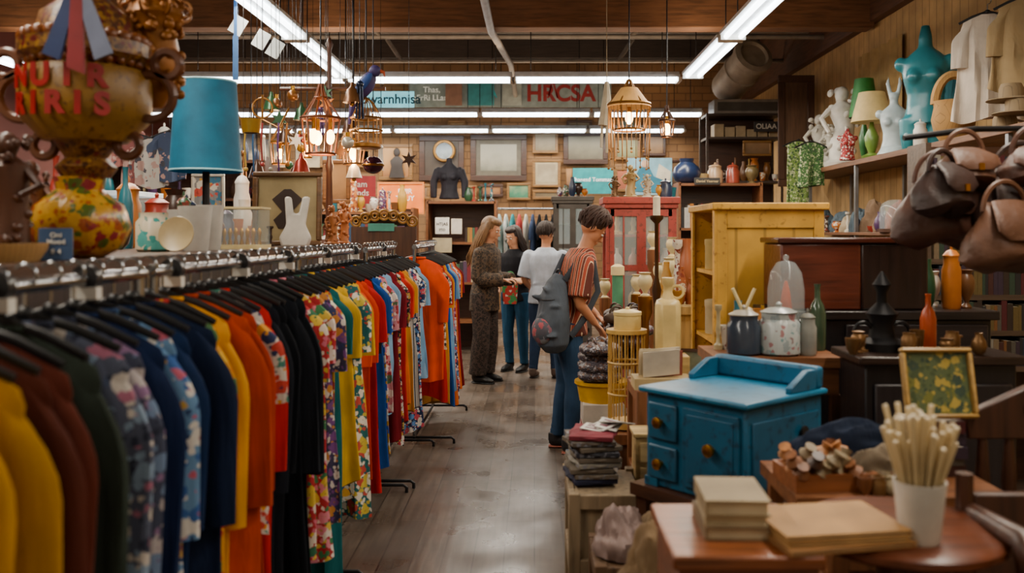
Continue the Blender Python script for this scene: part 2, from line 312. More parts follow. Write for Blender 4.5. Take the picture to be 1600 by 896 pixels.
# ------------ structure
def st(name,mb,m): o=ob(name,mesh(name,mb,m));o['kind']='structure';return o
st('floor',MB().box(-6.5,-1,-.1,3.65,16,0),mat('#6e6054',.35,kind='floor'))
st('wall_back',MB().box(-6.6,16,0,3.75,16.15,4.6),mat('#9a7148',.8,kind='brick'))
st('wall_left',MB().box(-6.65,-1,0,-6.5,16,4.6),mat('#7c463e',.8,sc=1.2))
st('wall_right',MB().box(3.65,-1,0,3.8,16,3.78),mat('#b8945f',.8,kind='slat',sc=42))
st('trim_1',MB().box(3.55,-1,3.78,3.85,16,4.6),mat('#583824',.7,kind='woody'))
st('ceiling',MB().box(-6.65,-1,4.6,3.85,16.15,4.7),mat('#151a26',.9,sc=2))
st('baseboard_back',MB().box(-6.5,15.96,0,3.65,16,.12),DKX)
BW=mat('#785236',.8,kind='woodx')
for i,(y,z,h) in enumerate([(1.8,3.75,.4),(4.4,3.75,.4),(7,3.76,.4),(9.6,3.72,.42)]):
    T('ceiling_beam','rough brown wooden ceiling beam spanning the shop','beam',(-1.4,y,z),0,MB().box(-5.05,-.12,0,5.0,.12,h),BW,bev=.01,group='ceiling beams')
for y in(12,14.2): T('ceiling_beam','dark wooden beam below the dark ceiling','beam',(-1.4,y,4.3),0,MB().box(-5.05,-.08,0,5.0,.08,.29),mat('#2f2520',.8,kind='woodx'),group='ceiling beams')
for i in range(9): T('ceiling_joist','brown wooden joist running under the ceiling','joist',(-5.4+1.1*i,4.5,4.2),0,MB().box(-.04,-5,0,.04,5,.39),mat('#4c3524',.8,kind='woody'),group='ceiling joists')
PIPE=mat('#8c857c',.5,.2)
T('conduit_pipe','grey painted pipe running lengthwise under the ceiling','pipe',(XX(768,9.4),0,3.64),0,MB().tube([(0,3,0),(0,9.3,0),(.12,12.5,.25),(.12,15.9,.3)],.04,10),PIPE)
for y,z in((11,3.95),(11.6,4.15),(12.8,4.0)): T('conduit_pipe','grey painted pipe crossing below the ceiling','pipe',(-1,y,z),0,MB().tube([(-4.8,0,0),(4.6,0,0)],.03,10).tube([(-.9,0,0),(-1.1,0,.3),(-1.1,0,.6)],.03).tube([(2.2,0,0),(2.4,0,.3),(2.4,0,.6)],.03),PIPE)
# ------------ lights
def area(par,loc,rot,sx,sy,e,c):
    l=bpy.data.lights.new('lamp','AREA');l.shape='RECTANGLE';l.size=sx;l.size_y=sy;l.energy=e;l.color=c
    lo=bpy.data.objects.new('lamp',l);bpy.context.scene.collection.objects.link(lo);lo.parent=par;lo.location=loc;lo.rotation_euler=rot
def fixture(x,y,L,ax,e=42,z=3.3):
    e*=1.38;o=T('fluorescent_light','white ceiling fluorescent fixture with bright tubes on cables','ceiling light',(x,y,z),0 if ax=='x' else pi/2,group='fluorescent fixtures')
    P(o,'housing',MB().poly([(-L/2,0),(L/2,0),(L/2,.03),(-L/2,.03)],.24).box(-L/2,-.05,.03,L/2,.05,.07),mat('#d8dcdc',.4))
    for q in(-.065,.065): P(o,'fluorescent_tube',MB().tube([(-L/2+.03,q,-.02),(L/2-.03,q,-.02)],.022,10),TUBE)
    for q in(-1,1):
        P(o,'end_cap',MB().box(q*L/2-.02,-.11,-.045,q*L/2+.02,.11,.0),WHT)
        P(o,'cable',MB().tube([(q*L*.4,0,.06),(q*L*.4,0,1.3)],.006,6),IRON)
    area(o,(0,0,-.06),(0,0,0),L,.2,e,(1,.86,.68));area(o,(0,0,.1),(pi,0,0),L,.2,e*.2,(1,.74,.5))  # area lights stand in for the tubes; upward one added to brighten the ceiling
for px in(412,672,932): fixture(XX(px,10.2),10.2,1.87,'x',46)
for i in range(5): fixture(-4.9+i*1.64,13.2,1.6,'x',38)
for i in range(5): fixture(-4.9+i*1.66,15.3,1.62,'x',24)
for y in(1.0,3.0,5.0,7.0,9.0): fixture(-2.13,y,1.9,'y',38 if y>1 else 26);fixture(1.76,y,1.9,'y',40 if y>1 else 22)  # fixtures nearest the camera are out of view, added to light the foreground
fixture(-5.35,9.2,1.8,'y',40)
# ------------ racks
RZ=1.44
def rack(x,y0,y1):
    o=T('clothing_rack','chrome clothing rail on floor-standing legs filled with garments','clothes rack',(x,y0,0),group='clothing racks')
    L=y1-y0;P(o,'rail',MB().tube([(0,0,RZ),(0,L,RZ)],.017,12),CH)
    for y in(.02,L-.02):
        P(o,'upright',MB().tube([(0,y,.05),(0,y,RZ+.02)],.014,10),CH)
        P(o,'foot',MB().tube([(-.2,y,.0),(-.19,y,.045),(.27,y,.045),(.29,y,.03),(.29,y,.0)],.01,8),IRON)
    P(o,'bottom_bar',MB().tube([(0,0,.045),(0,L,.045)],.01,8),IRON)
rack(-1.05,.8,2.4);rack(-1.05,2.45,3.9);rack(-1.05,3.95,5.35);rack(-1.02,5.4,6.5);rack(-.88,6.55,7.8)
hb=MB().tube([(-.19,0,-.15),(-.1,0,-.108),(0,0,-.078),(.1,0,-.108),(.19,0,-.15)],[.006,.009,.011,.009,.006],8,[.009,.012,.014,.012,.009]).ell((0,0,-.075),(.02,.014,.016))
hbm=mesh('clothes_hanger',hb,BLK)
hk=MB().tube([(0,0,-.07),(0,0,-.045)]+[(.024*cos(a),0,.003+.024*sin(a)) for a in [(-pi/2+.01)+i*.5 for i in range(9)]],.0035,6);hkm=mesh('hook',hk,CH)
def gmesh(hw,L,seed,m,fl,dy,amp=.024):
    r=random.Random(seed);b=MB();n=56;p1,p2,p3=r.uniform(0,6),r.uniform(0,6),r.uniform(0,6);zs=[-.082,-.094,-.112,-.134,-.156,-.185,-.24];ws=[.055,.085,.125,.162,hw-.022,hw-.012,hw-.018]
    K=14
    for i in range(1,K+1): zs.append(-.24-(L-.24)*i/K);ws.append(hw-.018+fl*i/K+.004*sin(i*.6+p3))
    v=[];f=[];sw=r.uniform(-.02,.02)
    for j,(z,w) in enumerate(zip(zs,ws)):
        t=max(0,(j-4)/(len(zs)-5));th=(.012 if j<2 else (.014 if j<5 else .018))+dy*t
        for i in range(n):
            a=2*pi*i/n;c=cos(a);x=w*(abs(c)**.7)*(1 if c>0 else -1)
            g=sin(x*27+p1+z*.5)+.65*sin(x*52+p2-z*.8)+.35*sin(x*90+p3+z*1.5)
            y=th*sin(a)*(1+.25*sin(a*5+p2+z)*t)+min(1,t*2)*amp*g*.6+.006*sin(z*8+p2)*min(1,t*4)+sw*t
            v.append((x,y,z+(t**3)*(.02*sin(x*16+p1)+.008*sin(a*2+p2))))
    k=len(zs)
    for j in range(k-1):
        for i in range(n): i2=(i+1)%n;f.append((j*n+i,j*n+i2,(j+1)*n+i2,(j+1)*n+i))
    f.append(tuple(range(n)));f.append(tuple((k-1)*n+i for i in range(n)))
    b.add(v,f,True);return mesh('garment',b,m)
def smesh(hw,sl,seed,m,q):
    r=random.Random(seed+q);dy=r.uniform(-.03,.03);b=MB();o=r.uniform(-.012,.016);n=13;k=16;p=r.uniform(0,6);v=[];f=[]
    for i in range(n):
        t=i/(n-1);s_=1-(1-min(1,t*3))**2;cx=q*(hw-.075+.06*s_+o*t);cy=dy*t;cz=-.152-.016*s_-sl*t
        w=(.026+.036*s_)*(1 if sl<.35 else 1-.3*t);d=(.011+.012*s_)
        for j in range(k): a=2*pi*j/k;v.append((cx+w*cos(a),cy+d*sin(a)*(1+.3*sin(a*3+p+t*3)),cz-(q*cos(a))*w*.35*(1-t)))
    for i in range(n-1):
        for j in range(k): j2=(j+1)%k;f.append((i*k+j,i*k+j2,(i+1)*k+j2,(i+1)*k+j))
    f.append(tuple(range(k)));f.append(tuple((n-1)*k+j for j in range(k)));b.add(v,f,True);return mesh('sleeve',b,m)
def fab(c,*p,sc=20): return mat(c,.9,kind='floral',cols=p,sc=sc) if p else mat(c,.9,kind='fabric',sc=5)
G=[('ochre yellow','shirt',fab('#b8860b'),.95,.55),('ochre yellow','shirt',fab('#c08c10'),.95,.55),('ochre yellow','shirt',fab('#b07e0c'),.95,.55),('ochre yellow','shirt',fab('#c48e0e'),.95,.5),('ochre yellow','shirt',fab('#b4840c'),.95,.5),('dark brown','shirt',fab('#52261a'),.98,.5),('dark brown','shirt',fab('#5e2a1c'),.98,.5),('dark green','jacket',fab('#2e3830'),1.0,.55),
('grey floral','blouse',fab('#4a5064','#a06078','#7a90a8','#c0b8b0','#404c68','#262c40'),.98,.5),('grey floral','blouse',fab('#3c4258','#8a6a90','#6a80a0','#b0a8a8','#384460','#262c40'),.98,.5),('navy','shirt',fab('#15254a'),1.0,.52),('pale blue floral','blouse',fab('#6088b0','#b8586e','#d6d2ca','#2f5a9a','#c8a04a','#27406a'),.98,.5),
('navy','shirt',fab('#142a50'),1.0,.5),('navy','cardigan',fab('#101e3a'),1.0,.5),('yellow and red floral','blouse',fab('#d8940f','#b82422','#e8b420','#d06c14','#4f7a4a',sc=11),1.05,.5),('golden yellow','shirt',fab('#e09c0c'),1.02,.55),
('rust orange','shirt',fab('#b03c10'),1.02,.5),('rust orange','shirt',fab('#a8340e'),1.02,.5),('white patterned','blouse',fab('#c8c2b8','#23305a','#b8382a','#d09020','#3a7a6a'),.85,.3),('red','shirt',fab('#c01c14'),1.05,.55),('black','jacket',fab('#10151f'),1.15,.6),('black','coat',fab('#0d1119'),1.2,.6),
('black','jacket',fab('#12161e'),1.2,.6),('black','jacket',fab('#0f141c'),1.15,.6),('red floral','dress',fab('#b02428','#d8b438','#e0d0c0','#2f6a4a','#d06a80'),1.2,.28),('red floral','dress',fab('#a82028','#d8b840','#e0d4c8','#3a7a4a','#d88090'),1.15,.28),('dark purple patterned','dress',fab('#302a48','#b87a34','#6a3a7a','#c8c0b8','#23305a',sc=26),1.15,.28),
('yellow patterned','shirt',fab('#dca814','#b83a24','#e0d8c0','#2a5a4a'),1.05,.3),('teal','dress',fab('#0f5c60'),1.36,.28),('yellow','t-shirt',fab('#e4b420'),1.0,.28),('navy patterned','shirt',fab('#15223e','#c89830','#b8b8b0','#2a4a7a'),1.08,.28),('teal patterned','blouse',fab('#185c5e','#c8b038','#e0d8c8','#b84034'),1.3,.28),
('yellow','shirt',fab('#e0b018'),1.0,.3),('orange','shirt',fab('#de480a'),.95,.42),('orange','shirt',fab('#d63c08'),1.2,.42),('red','dress',fab('#b41a1a'),1.28,.28),('black','shirt',fab('#14161c'),.92,.42),('blue','shirt',fab('#1a4a98'),1.2,.28),
('blue patterned','dress',fab('#2450a0','#d8d0c0','#c8922a'),1.2,.28),('pink floral','blouse',fab('#c8808a','#a0262f','#e0d0c8','#4a6a4a'),.88,.28),('light blue','shirt',fab('#78a8d0'),.95,.28),('light blue','shirt',fab('#88b0d4'),1.0,.28),
('dark red','dress',fab('#7a1420'),1.22,.28),('black patterned','dress',fab('#16161e','#c8c0b8','#a02a38','#b89038',sc=30),1.15,.28),('red','shirt',fab('#bc2018'),1.1,.28),('orange','shirt',fab('#da680c'),1.0,.28),('mustard','dress',fab('#cc901a'),1.15,.28),
('grey striped','shirt',mat('#9a9a9a',.8,kind='stripe',cols=('#d8d4cc','#3a3f4a'),sc=160),1.0,.28),('navy floral','dress',fab('#16244e','#d8d0c8','#5080b8','#b84252',sc=28),1.25,.25),('orange patterned','dress',fab('#ca5e14','#e0c8a0','#982414','#d8a438'),1.2,.25),
('white patterned','blouse',fab('#d0ccc0','#2a2a2a','#7a5a3a','#b8a88a',sc=28),.8,.25)]
TAIL=[40,41,33,50,44,46,37,40,45,48,39,45,42,50,48,38,45,43,50,48]
y=1.08;i=0
while y<7.74:
    gi=i if i<len(G) else TAIL[(i-len(G))%len(TAIL)]
    cn,kd,m,L,sl=G[gi];x=-1.05 if y<5.38 else (-1.02 if y<6.52 else -.86)
    if y>6.9: L=max(L,1.18+.1*R.random())
    if y<6.9: L*=R.uniform(.94,1.06)
    hw=.205+.025*R.random() if y<6.5 else .2;rz=R.uniform(-.15,.15)
    nm={'t-shirt':'t_shirt'}.get(kd,kd)
    o=T('clothes_hanger','black plastic clothes hanger with chrome hook on the rail','clothes hanger',(x,y,RZ+.017),rz,me=hbm,group='hangers on the main rail');P(o,'hook',None,None,me=hkm)
    o=T(nm,cn+' '+kd+' hanging on the packed chrome clothing rail',kd,(x,y,RZ+.005),me=gmesh(hw,L,i,m,.045 if sl<.3 else .012,.009),group='garments on the main rail',rot=(0,R.uniform(-.03,.03),rz))
    for q in(1,-1): P(o,'sleeve',None,None,me=smesh(hw,sl*R.uniform(.9,1.1),i,m,q))
    P(o,'collar',MB().ring((0,0,-.084),.06,.009,16,6,sy=.3),m)
    y+=.085+.02*R.random() if y<2.9 else .094+.026*R.random();i+=1
for y in(1.35,1.75,2.1,2.6,3.2,3.8,4.5,5.2,6.0):
    b=MB().tube([(0,-.012,0),(0,.012,0)],.032,16);b.m(1).box(-.03,-.014,-.05,.03,.014,-.022)
    T('size_divider','round dark size divider ring with white tab on rail','divider',(-1.05 if y<5.38 else -1.02,y,RZ+.003),0,b,[mat('#2a2a2c',.3),WHT],group='size dividers')
# ------------ generic props
PR={'bulb':[(.45,0),(.8,.12),(1,.38),(.85,.65),(.45,.85),(.5,1),(.4,.98),(.35,.86)],'bottle':[(.9,0),(1,.05),(1,.55),(.75,.68),(.35,.78),(.33,.95),(.42,1),(.3,1)],
'jar':[(.85,0),(1,.06),(1,.75),(.8,.86),(.82,1),(.7,1),(.68,.88)],'urn':[(.6,0),(.65,.05),(.3,.14),(.35,.2),(.9,.45),(1,.68),(.8,.84),(.6,.9),(.85,1),(.7,.98)],'cup':[(.72,0),(.75,.02),(1,1),(.94,1),(.7,.06)],
'bowl':[(.4,0),(.45,.08),(.8,.35),(1,1),(.94,1),(.72,.4)],'cloche':[(1,0),(1,.65),(.85,.85),(.5,.97),(.05,1),(.05,1.0)],'shade':[(1,0),(.62,1),(.6,1),(.98,0)],
'hat':[(1,0),(.95,.06),(.5,.12),(.48,.7),(.4,.95),(.1,1)],'tin':[(.97,0),(1,.03),(1,.8),(1.04,.82),(1.04,1),(.9,1.02)],'pillar':[(1,0),(1,.1),(.5,.15),(.4,.3),(.6,.45),(.4,.6),(.45,.85),(.8,.9),(.8,1)]}
def prop(name,label,cat,pr,x,y,z,r,h,m,group=None,sx=1,sy=1,lid=None,rz=0):
    b=MB().lathe([(a*r,c*h) for a,c in PR[pr]],n=22,sx=sx,sy=sy)
    o=T(name,label,cat,(x,y,z),rz,b,m,group)
    if lid: P(o,'lid',MB().lathe([(r*.85,h),(r*.88,h*1.03),(r*.5,h*1.12),(r*.12,h*1.15),(r*.16,h*1.22),(r*.05,h*1.27)],n=20),lid)
    return o
CN=[('brick red','#983022'),('tan','#b8a880'),('teal','#226a78'),('off-white','#c8c0b0'),('brown','#7a4e22'),('gold','#b88a28'),('plum','#4a3058'),('white','#d0ccc4'),('forest green','#284e32'),('navy','#1c2842'),('amber','#b86a20'),('dark brown','#38241a'),('dark brown','#422c1e'),('brown','#6a4424')]
WC=[('cream','#dcc890'),('ochre','#c0903e'),('white','#d4cec0'),('gold','#b88a28'),('rust','#9a5632')]
def clutter(x0,x1,y0,y1,z,n,where,r=(.035,.07),h=(.1,.3),seed=1,cols=None,along='x'):
    q=random.Random(seed)
    for i in range(n):
        t=(i+.5)/n;x=x0+(x1-x0)*(t if along=='x' else q.random());y=y0+(y1-y0)*(q.random() if along=='x' else t)
        cn,c=q.choice(cols or CN);pr=q.choice(['jar','bulb','urn','bottle','bowl','cup','pillar']);nm={'jar':'jar','bulb':'vase','urn':'urn','bottle':'bottle','bowl':'bowl','cup':'cup','pillar':'candlestick'}[pr]
        hh=q.uniform(*h)*(.45 if pr in('bowl','cup') else 1);m=mat(c,.35,kind='floral',cols=(c,'#c8c0b0','#7a3226'),sc=30) if q.random()<.25 else mat(c,.35)
        prop(nm,'%s glazed %s standing on the %s'%(cn,nm,where),nm,pr,x,y,z,q.uniform(*r)*(.6 if pr in('bottle','pillar') else 1),hh,m,'ornaments on the '+where,lid=m if pr=='jar' else None)
def box(name,label,cat,x0,y0,z0,x1,y1,z1,m,bev=.006,group=None,rz=0):
    cx,cy=(x0+x1)/2,(y0+y1)/2;return T(name,label,cat,(cx,cy,z0),rz,MB().box(x0-cx,y0-cy,0,x1-cx,y1-cy,z1-z0),m,group,bev)
def frame(px0,py0,px1,py1,d,fm,am,label,fw=.05,tilt=0,mount=None,name='picture_frame',cat='picture'):
    c=W((px0+px1)/2,py1,d);w=(px1-px0)*d/F/2;h=(py1-py0)*d/F
    o=T(name,label,cat,c,rot=(tilt,0,0))
    b=MB().box(-w,-.03,0,w,.0,fw).box(-w,-.03,h-fw,w,0,h).box(-w,-.03,fw,-w+fw,0,h-fw).box(w-fw,-.03,fw,w,0,h-fw);P(o,'frame',b,fm,bev=.008)
    P(o,'print',MB().box(-w+fw,-.012,fw,w-fw,-.004,h-fw),mount or am)
    if mount: k=(w-fw)*.2;P(o,'image',MB().box(-w+fw+k,-.016,fw+k,w-fw-k,-.0125,h-fw-k),am)
    return o,w,h
def sign(px0,py0,px1,py1,d,m,txts,label,tm,name='sign',cat='sign',th=.02,rot=None):
    c=W((px0+px1)/2,py1,d);w=(px1-px0)*d/F/2;h=(py1-py0)*d/F
    o=T(name,label,cat,c,rot=rot or (0,0,0));P(o,'panel',MB().box(-w,-th/2,0,w,th/2,h),m,bev=.003)
    for t,fx,fz,fs,*q in txts: text(o,t,(fx*w,-th/2-.003,fz*h),fs*h,q[0] if q else tm,sx=q[1] if len(q)>1 else 1,fat=q[2] if len(q)>2 else .012)
    return o
A=lambda *c,sc=3: mat('#888888',.35,kind='art',cols=c,sc=sc)
WD=15.93;FW=mat('#3c2214',.4,kind='woodx');FG=mat('#7e5828',.4,kind='woodx')
frame(735,210,823,283,WD,FW,A('#24281f','#4a4b3f','#7a7868','#908c7c'),'large brown framed pale landscape print on the wall',.1,mount=mat('#5a5446'))
frame(655,212,725,283,WD,FW,mat('#3b3026',.5),'brown framed panel behind a round mirror',.1)
T('wall_mirror','round mirror with bronze rim on a brown panel','mirror',W(694,236,15.85),0,MB().ring((0,0,0),.17,.03,rot=(pi/2,0,0)).m(1).lathe([(.165,0),(.165,.01)],rot=(pi/2,0,0)),[GOLDW,mat('#6a7072',.15,.9)])
frame(880,205,950,257,WD,FW,A('#2a2a22','#5d5644','#7b745c'),'brown framed hazy landscape picture on the wall',.09)
frame(832,249,876,293,WD,FG,A('#6a5f4a','#a89a7c','#8a7c62',sc=6),'small tan framed sketch with cream mount',.05,mount=mat('#a89878'))
frame(792,286,829,313,WD,FG,A('#1f4a3a','#3a7a5a','#889870',sc=6),'small gilt framed green picture',.045)
frame(592,225,645,282,WD,FG,A('#5a3018','#a06a34','#b88850',sc=4),'gilt framed amber portrait picture on the wall',.07)
T('portrait_cutout','dark standing figure card against an amber picture','cutout',W(620,278,15.84),0,MB().ell((0,0,.45),(.06,.02,.08)).lathe([(.14,0),(.1,.2),(.12,.3),(.04,.38)],sy=.2),mat('#2b2320'))
for px0,py0,px1,py1,cc,lb in((540,228,585,262,('#4a3020','#7a5a3a'),'small dark framed brown picture on the wall'),(832,205,872,240,('#5a4a2a','#887858'),'small wooden framed faded print'),(652,288,672,312,('#3a2a20','#8a6a4a'),'tiny dark framed portrait on the wall'),(884,262,894,290,('#5a3a2a','#a87a4a'),'narrow brown framed print on the wall'),(960,215,1000,250,('#3a4a3a','#8a8a5a'),'brown framed green landscape on the wall'),(960,262,985,300,('#6a3a2a','#a85a3a'),'small framed rust coloured print'),(500,232,530,262,('#33404a','#6a7a80'),'small framed blue-grey picture'),(560,232,580,258,('#6a2a20','#b06a3a'),'tiny red framed print'),(832,297,880,312,('#4a3a2a','#7a6a4a'),'long low framed print'),
  (728,290,745,312,('#2a2a24','#7a6a4a'),'tiny brown framed picture'),(750,288,786,308,('#5a2a1c','#9a6a3a'),'small warm toned framed picture'),(960,185,995,210,('#2a3a4a','#6a7a6a'),'high hung framed picture'),(700,188,728,206,('#4a3020','#8a6a3a'),'high hung dark framed picture'),(885,188,925,202,('#3a3428','#7a6a4c'),'high hung long framed picture'),(1005,210,1040,244,('#4a3420','#8a6438'),'dark framed amber landscape on the wall'),(1045,250,1075,290,('#3a2a20','#6a5238'),'small dark framed portrait print')):
    frame(px0,py0,px1,py1,WD,FW if px0%4 else FG,A(*cc,sc=5),lb,.05 if px1-px0>11 else .01)
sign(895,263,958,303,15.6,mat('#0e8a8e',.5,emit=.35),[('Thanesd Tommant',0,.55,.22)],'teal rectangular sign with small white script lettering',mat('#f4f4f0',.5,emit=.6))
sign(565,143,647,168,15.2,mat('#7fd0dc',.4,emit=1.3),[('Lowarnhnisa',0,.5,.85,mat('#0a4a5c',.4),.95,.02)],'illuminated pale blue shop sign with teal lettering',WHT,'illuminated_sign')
RD=mat('#7a1a18',.5,emit=.15)
bn=sign(640,126,955,168,15.7,mat('#77807a',.35,emit=.1),[('HRCSA',.5,.5,.85,RD,.95,.03),('/\\',.42,.6,.8,RD,.9),('Thas,\nRoFrRi LLanoe',-.78,.5,.3),('EDBA',-.28,.5,.45,mat('#2c9a9a',emit=.2)),('//',.02,.5,.8)],'long glass banner painted with red and white lettering',mat('#d8dcd4',emit=.2),'painted_banner')  # faint glow put into panel and letter colours to brighten the banner
for px0,px1,cc in((696,722,'#7a5a4a'),(730,772,'#2c7a80'),(785,815,'#98a098')): sign(px0,130,px1,165,15.62,mat(cc,.5),[],'small painted poster pane on the glass banner',WHT,'poster','poster',.01)
sign(535,275,587,342,12.3,mat('#a01820',.5),[('Mam\nFunds',0,.7,.2),('nice\nNom',0,.3,.16)],'deep red poster with white lettering',WHT,'poster','poster')
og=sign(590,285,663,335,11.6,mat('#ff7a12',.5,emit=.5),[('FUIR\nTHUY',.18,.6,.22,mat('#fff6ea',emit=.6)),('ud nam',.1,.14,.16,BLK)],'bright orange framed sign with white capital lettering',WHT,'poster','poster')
b=MB().box(-.3,-.03,0,.3,-.01,.025).box(-.3,-.03,.39,.3,-.01,.415).box(-.3,-.03,.025,-.28,-.01,.39).box(.28,-.03,.025,.3,-.01,.39);P(og,'frame',b,mat('#f08a3a'))
sign(680,340,702,366,11.55,WHT,[('HT|AS',0,.6,.25,mat('#3a3a3a')),('STO',0,.25,.2,mat('#3a3a3a'))],'white boxed card with dark letters on shelf',WHT,'card','card')
sign(705,342,722,366,11.55,mat('#d0c8b8'),[],'pale card beside a lettered card on shelf',WHT,'card','card')
sign(676,372,706,395,11.55,mat('#a89a7a'),[],'brown cardboard card on shelf',WHT,'card','card')
po=sign(980,247,1050,305,11.5,mat('#8fc4d8',.5),[],'pale blue painted poster of a seated figure',WHT,'poster','poster')
P(po,'painted_figure',MB().poly([(-.2,.05),(.1,.03),(.2,.18),(.05,.24),(.0,.34),(-.12,.36),(-.2,.22)],.012,(0,-.015,0)).m(1).ell((-.06,-.015,.4),(.05,.008,.05)).m(2).poly([(.05,.1),(.25,.06),(.27,.3),(.12,.4)],.01,(0,-.015,0)),[mat('#2d7f9c'),mat('#e0b89a'),mat('#e8e0c8')])
def shelf_unit(name,label,x0,x1,y0,y1,zs,h,m,side=True,back=True,cat='shelf'):
    o=T(name,label,cat,((x0+x1)/2,(y0+y1)/2,0));w=(x1-x0)/2;d=(y1-y0)/2
    for z in zs: P(o,'shelf_board',MB().box(-w,-d,z-.03,w,d,z),m)
    if side:
        for q in(1,-1): P(o,'side_panel',MB().box(q*w-.015,-d,0,q*w+.015,d,h),m)
    else:
        for q in(1,-1):
            for t in(1,-1): P(o,'post',MB().box(q*w-.015,t*d-.015,0,q*w+.015,t*d+.015,h),m)
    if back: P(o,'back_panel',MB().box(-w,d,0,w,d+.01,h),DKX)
    return o
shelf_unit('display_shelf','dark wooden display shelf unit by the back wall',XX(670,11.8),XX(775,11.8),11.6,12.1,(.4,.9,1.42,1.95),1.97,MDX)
def jack(b,z0): 
    for q in(1,-1): b.tube([(q*.17,0,1.33-z0),(q*.24,0,1.15-z0),(q*.24,-.02,.9-z0)],[.07,.06,.05],12)
torso_form('jacket_form','black jacket on a dress form standing on the shelf','jacket',(XX(702,11.8),11.8,1.95),.85,mat('#26252c',.7,kind='fabric'),extra=jack)
clutter(XX(728,11.8),XX(772,11.8),11.7,11.9,1.95,5,'wooden display shelf',seed=3,h=(.15,.25))
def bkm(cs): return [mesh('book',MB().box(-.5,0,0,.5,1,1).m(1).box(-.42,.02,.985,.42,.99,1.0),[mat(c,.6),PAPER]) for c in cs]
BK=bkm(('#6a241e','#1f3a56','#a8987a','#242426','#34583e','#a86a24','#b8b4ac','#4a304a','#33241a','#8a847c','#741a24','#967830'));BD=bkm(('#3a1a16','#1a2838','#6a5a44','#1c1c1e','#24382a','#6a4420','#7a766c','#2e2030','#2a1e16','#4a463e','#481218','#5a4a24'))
def books(x0,x1,y,z,h,t,grp,label='upright book with a coloured spine on a shelf',dep=.16,pal=None):
    x=x0
    while x<x1-t:
        w=t*R.uniform(.6,1.3);o=T('book',label,'book',(x+w/2,y,z),me=R.choice(pal or BK),group=grp);o.scale=(w*.95,dep,h*R.uniform(.78,1));x+=w
def stack(x,y,z,n,w,d,grp,label='book lying flat in a stack',t=.03,pal=None):
    for i in range(n):
        tt=t*R.uniform(.7,1.3);o=T('book',label,'book',(x,y-d/2,z),rot=(0,0,R.uniform(-.15,.15)),me=R.choice(pal or BK),group=grp);o.scale=(w*R.uniform(.85,1),d*R.uniform(.85,1),tt);z+=tt+.001
    return z
books(XX(728,11.8),XX(770,11.8),11.62,1.42,.2,.035,'books on display shelf')
books(XX(680,11.8),XX(770,11.8),11.62,.9,.28,.04,'books on display shelf')
o=T('clothing_rack','back wall clothing rail with chrome bar','clothes rack',(XX(822,13.4),13.4,0));P(o,'rail',MB().tube([(-.55,0,1.9),(.55,0,1.9)],.015,10),CH)
for q in(-1,1): P(o,'upright',MB().tube([(q*.55,0,0),(q*.55,0,1.92)],.015,8),CH);P(o,'foot',MB().box(q*.55-.02,-.25,0,q*.55+.02,.25,.04),IRON)
for i,c in enumerate(['#c8ccc8','#a8c0c0','#d0d0cc','#2a8a92','#b84242','#c8c4b8','#3a4a6a','#101218','#12141a','#0f1014','#2a2a30']):
    x=XX(822,13.4)-.5+i*.1;m=fab(c);o=T('shirt','%s shirt hanging on the back wall rail'%['white','pale aqua','white','teal','red','cream','slate blue','black','black','black','charcoal'][i],'shirt',(x,13.4,1.9),1.45,me=gmesh(.2,.85,i+90,m,.01,.01),group='garments on the back rail')
    for q in(1,-1): P(o,'sleeve',None,None,me=smesh(.2,.3,i+90,m,q))
def glasscab(name,label,x0,x1,y0,y1,h,m,nb=3,gz=.15):
    o=T(name,label,'cabinet',((x0+x1)/2,(y0+y1)/2,0));w=(x1-x0)/2;d=(y1-y0)/2;t=.035
    P(o,'base',MB().box(-w,-d,0,w,d,gz),m);P(o,'cornice',MB().box(-w-.03,-d-.03,h-.06,w+.03,d+.03,h).box(-w-.015,-d-.015,h-.1,w+.015,d+.015,h-.06),m,bev=.006)
    for q in(1,-1):
        for r_ in(1,-1): P(o,'post',MB().box(q*w-t*(q>0),r_*d-t*(r_>0),gz,q*w+t*(q<0),r_*d+t*(r_<0),h-.1),m)
    for k in range(1,nb+1): P(o,'shelf',MB().box(-w+t,-d+.02,gz+(h-gz)*k/(nb+1)-.01,w-t,d-.01,gz+(h-gz)*k/(nb+1)+.01),m)
    P(o,'back_panel',MB().box(-w+.01,d-.015,gz,w-.01,d,h-.1),mat('#4a3026'))
    for q in(-1,0):
        dr=P(o,'door',MB().box(q*w+t*.9*(q<0),-d-.012,gz+.01,q*w+.04+t*.9*(q<0),-d+.01,h-.11).box(q*w+w-.04-t*.9*(q==0),-d-.012,gz+.01,q*w+w-t*.9*(q==0),-d+.01,h-.11).box(q*w+.04,-d-.012,gz+.01,q*w+w-.04,-d+.01,gz+.06).box(q*w+.04,-d-.012,h-.17,q*w+w-.04,-d+.01,h-.11)
          .box(q*w+w*.48,-d-.01,gz,q*w+w*.52,-d+.008,h-.12).box(q*w,-d-.01,gz+(h-gz)*.62,q*w+w,-d+.008,gz+(h-gz)*.65),m)
        P(dr,'glass_pane',MB().box(q*w+.03,-d-.002,gz+.05,q*w+w-.03,-d+.001,h-.16),GLS)
        P(dr,'handle',MB().ell((q*w+(w-.05 if q else .05),-d-.03,h*.5),.014),BRASS)
    return o
glasscab('glass_cabinet','narrow glass display cabinet with chrome frame',XX(865,12.5),XX(925,12.5),12.5,12.9,2.05,mat('#4c4640',.4,.5),4)
clutter(XX(870,12.5),XX(920,12.5),12.6,12.8,2.05,5,'glass display cabinet',seed=8)
glasscab('display_cabinet','coral red painted glazed wooden display cabinet',XX(947,7.9),XX(1057,7.9),7.9,8.3,1.86,mat('#9a3a30',.55,kind='scuffed',cols=('#5a2a20',),sc=5),4)
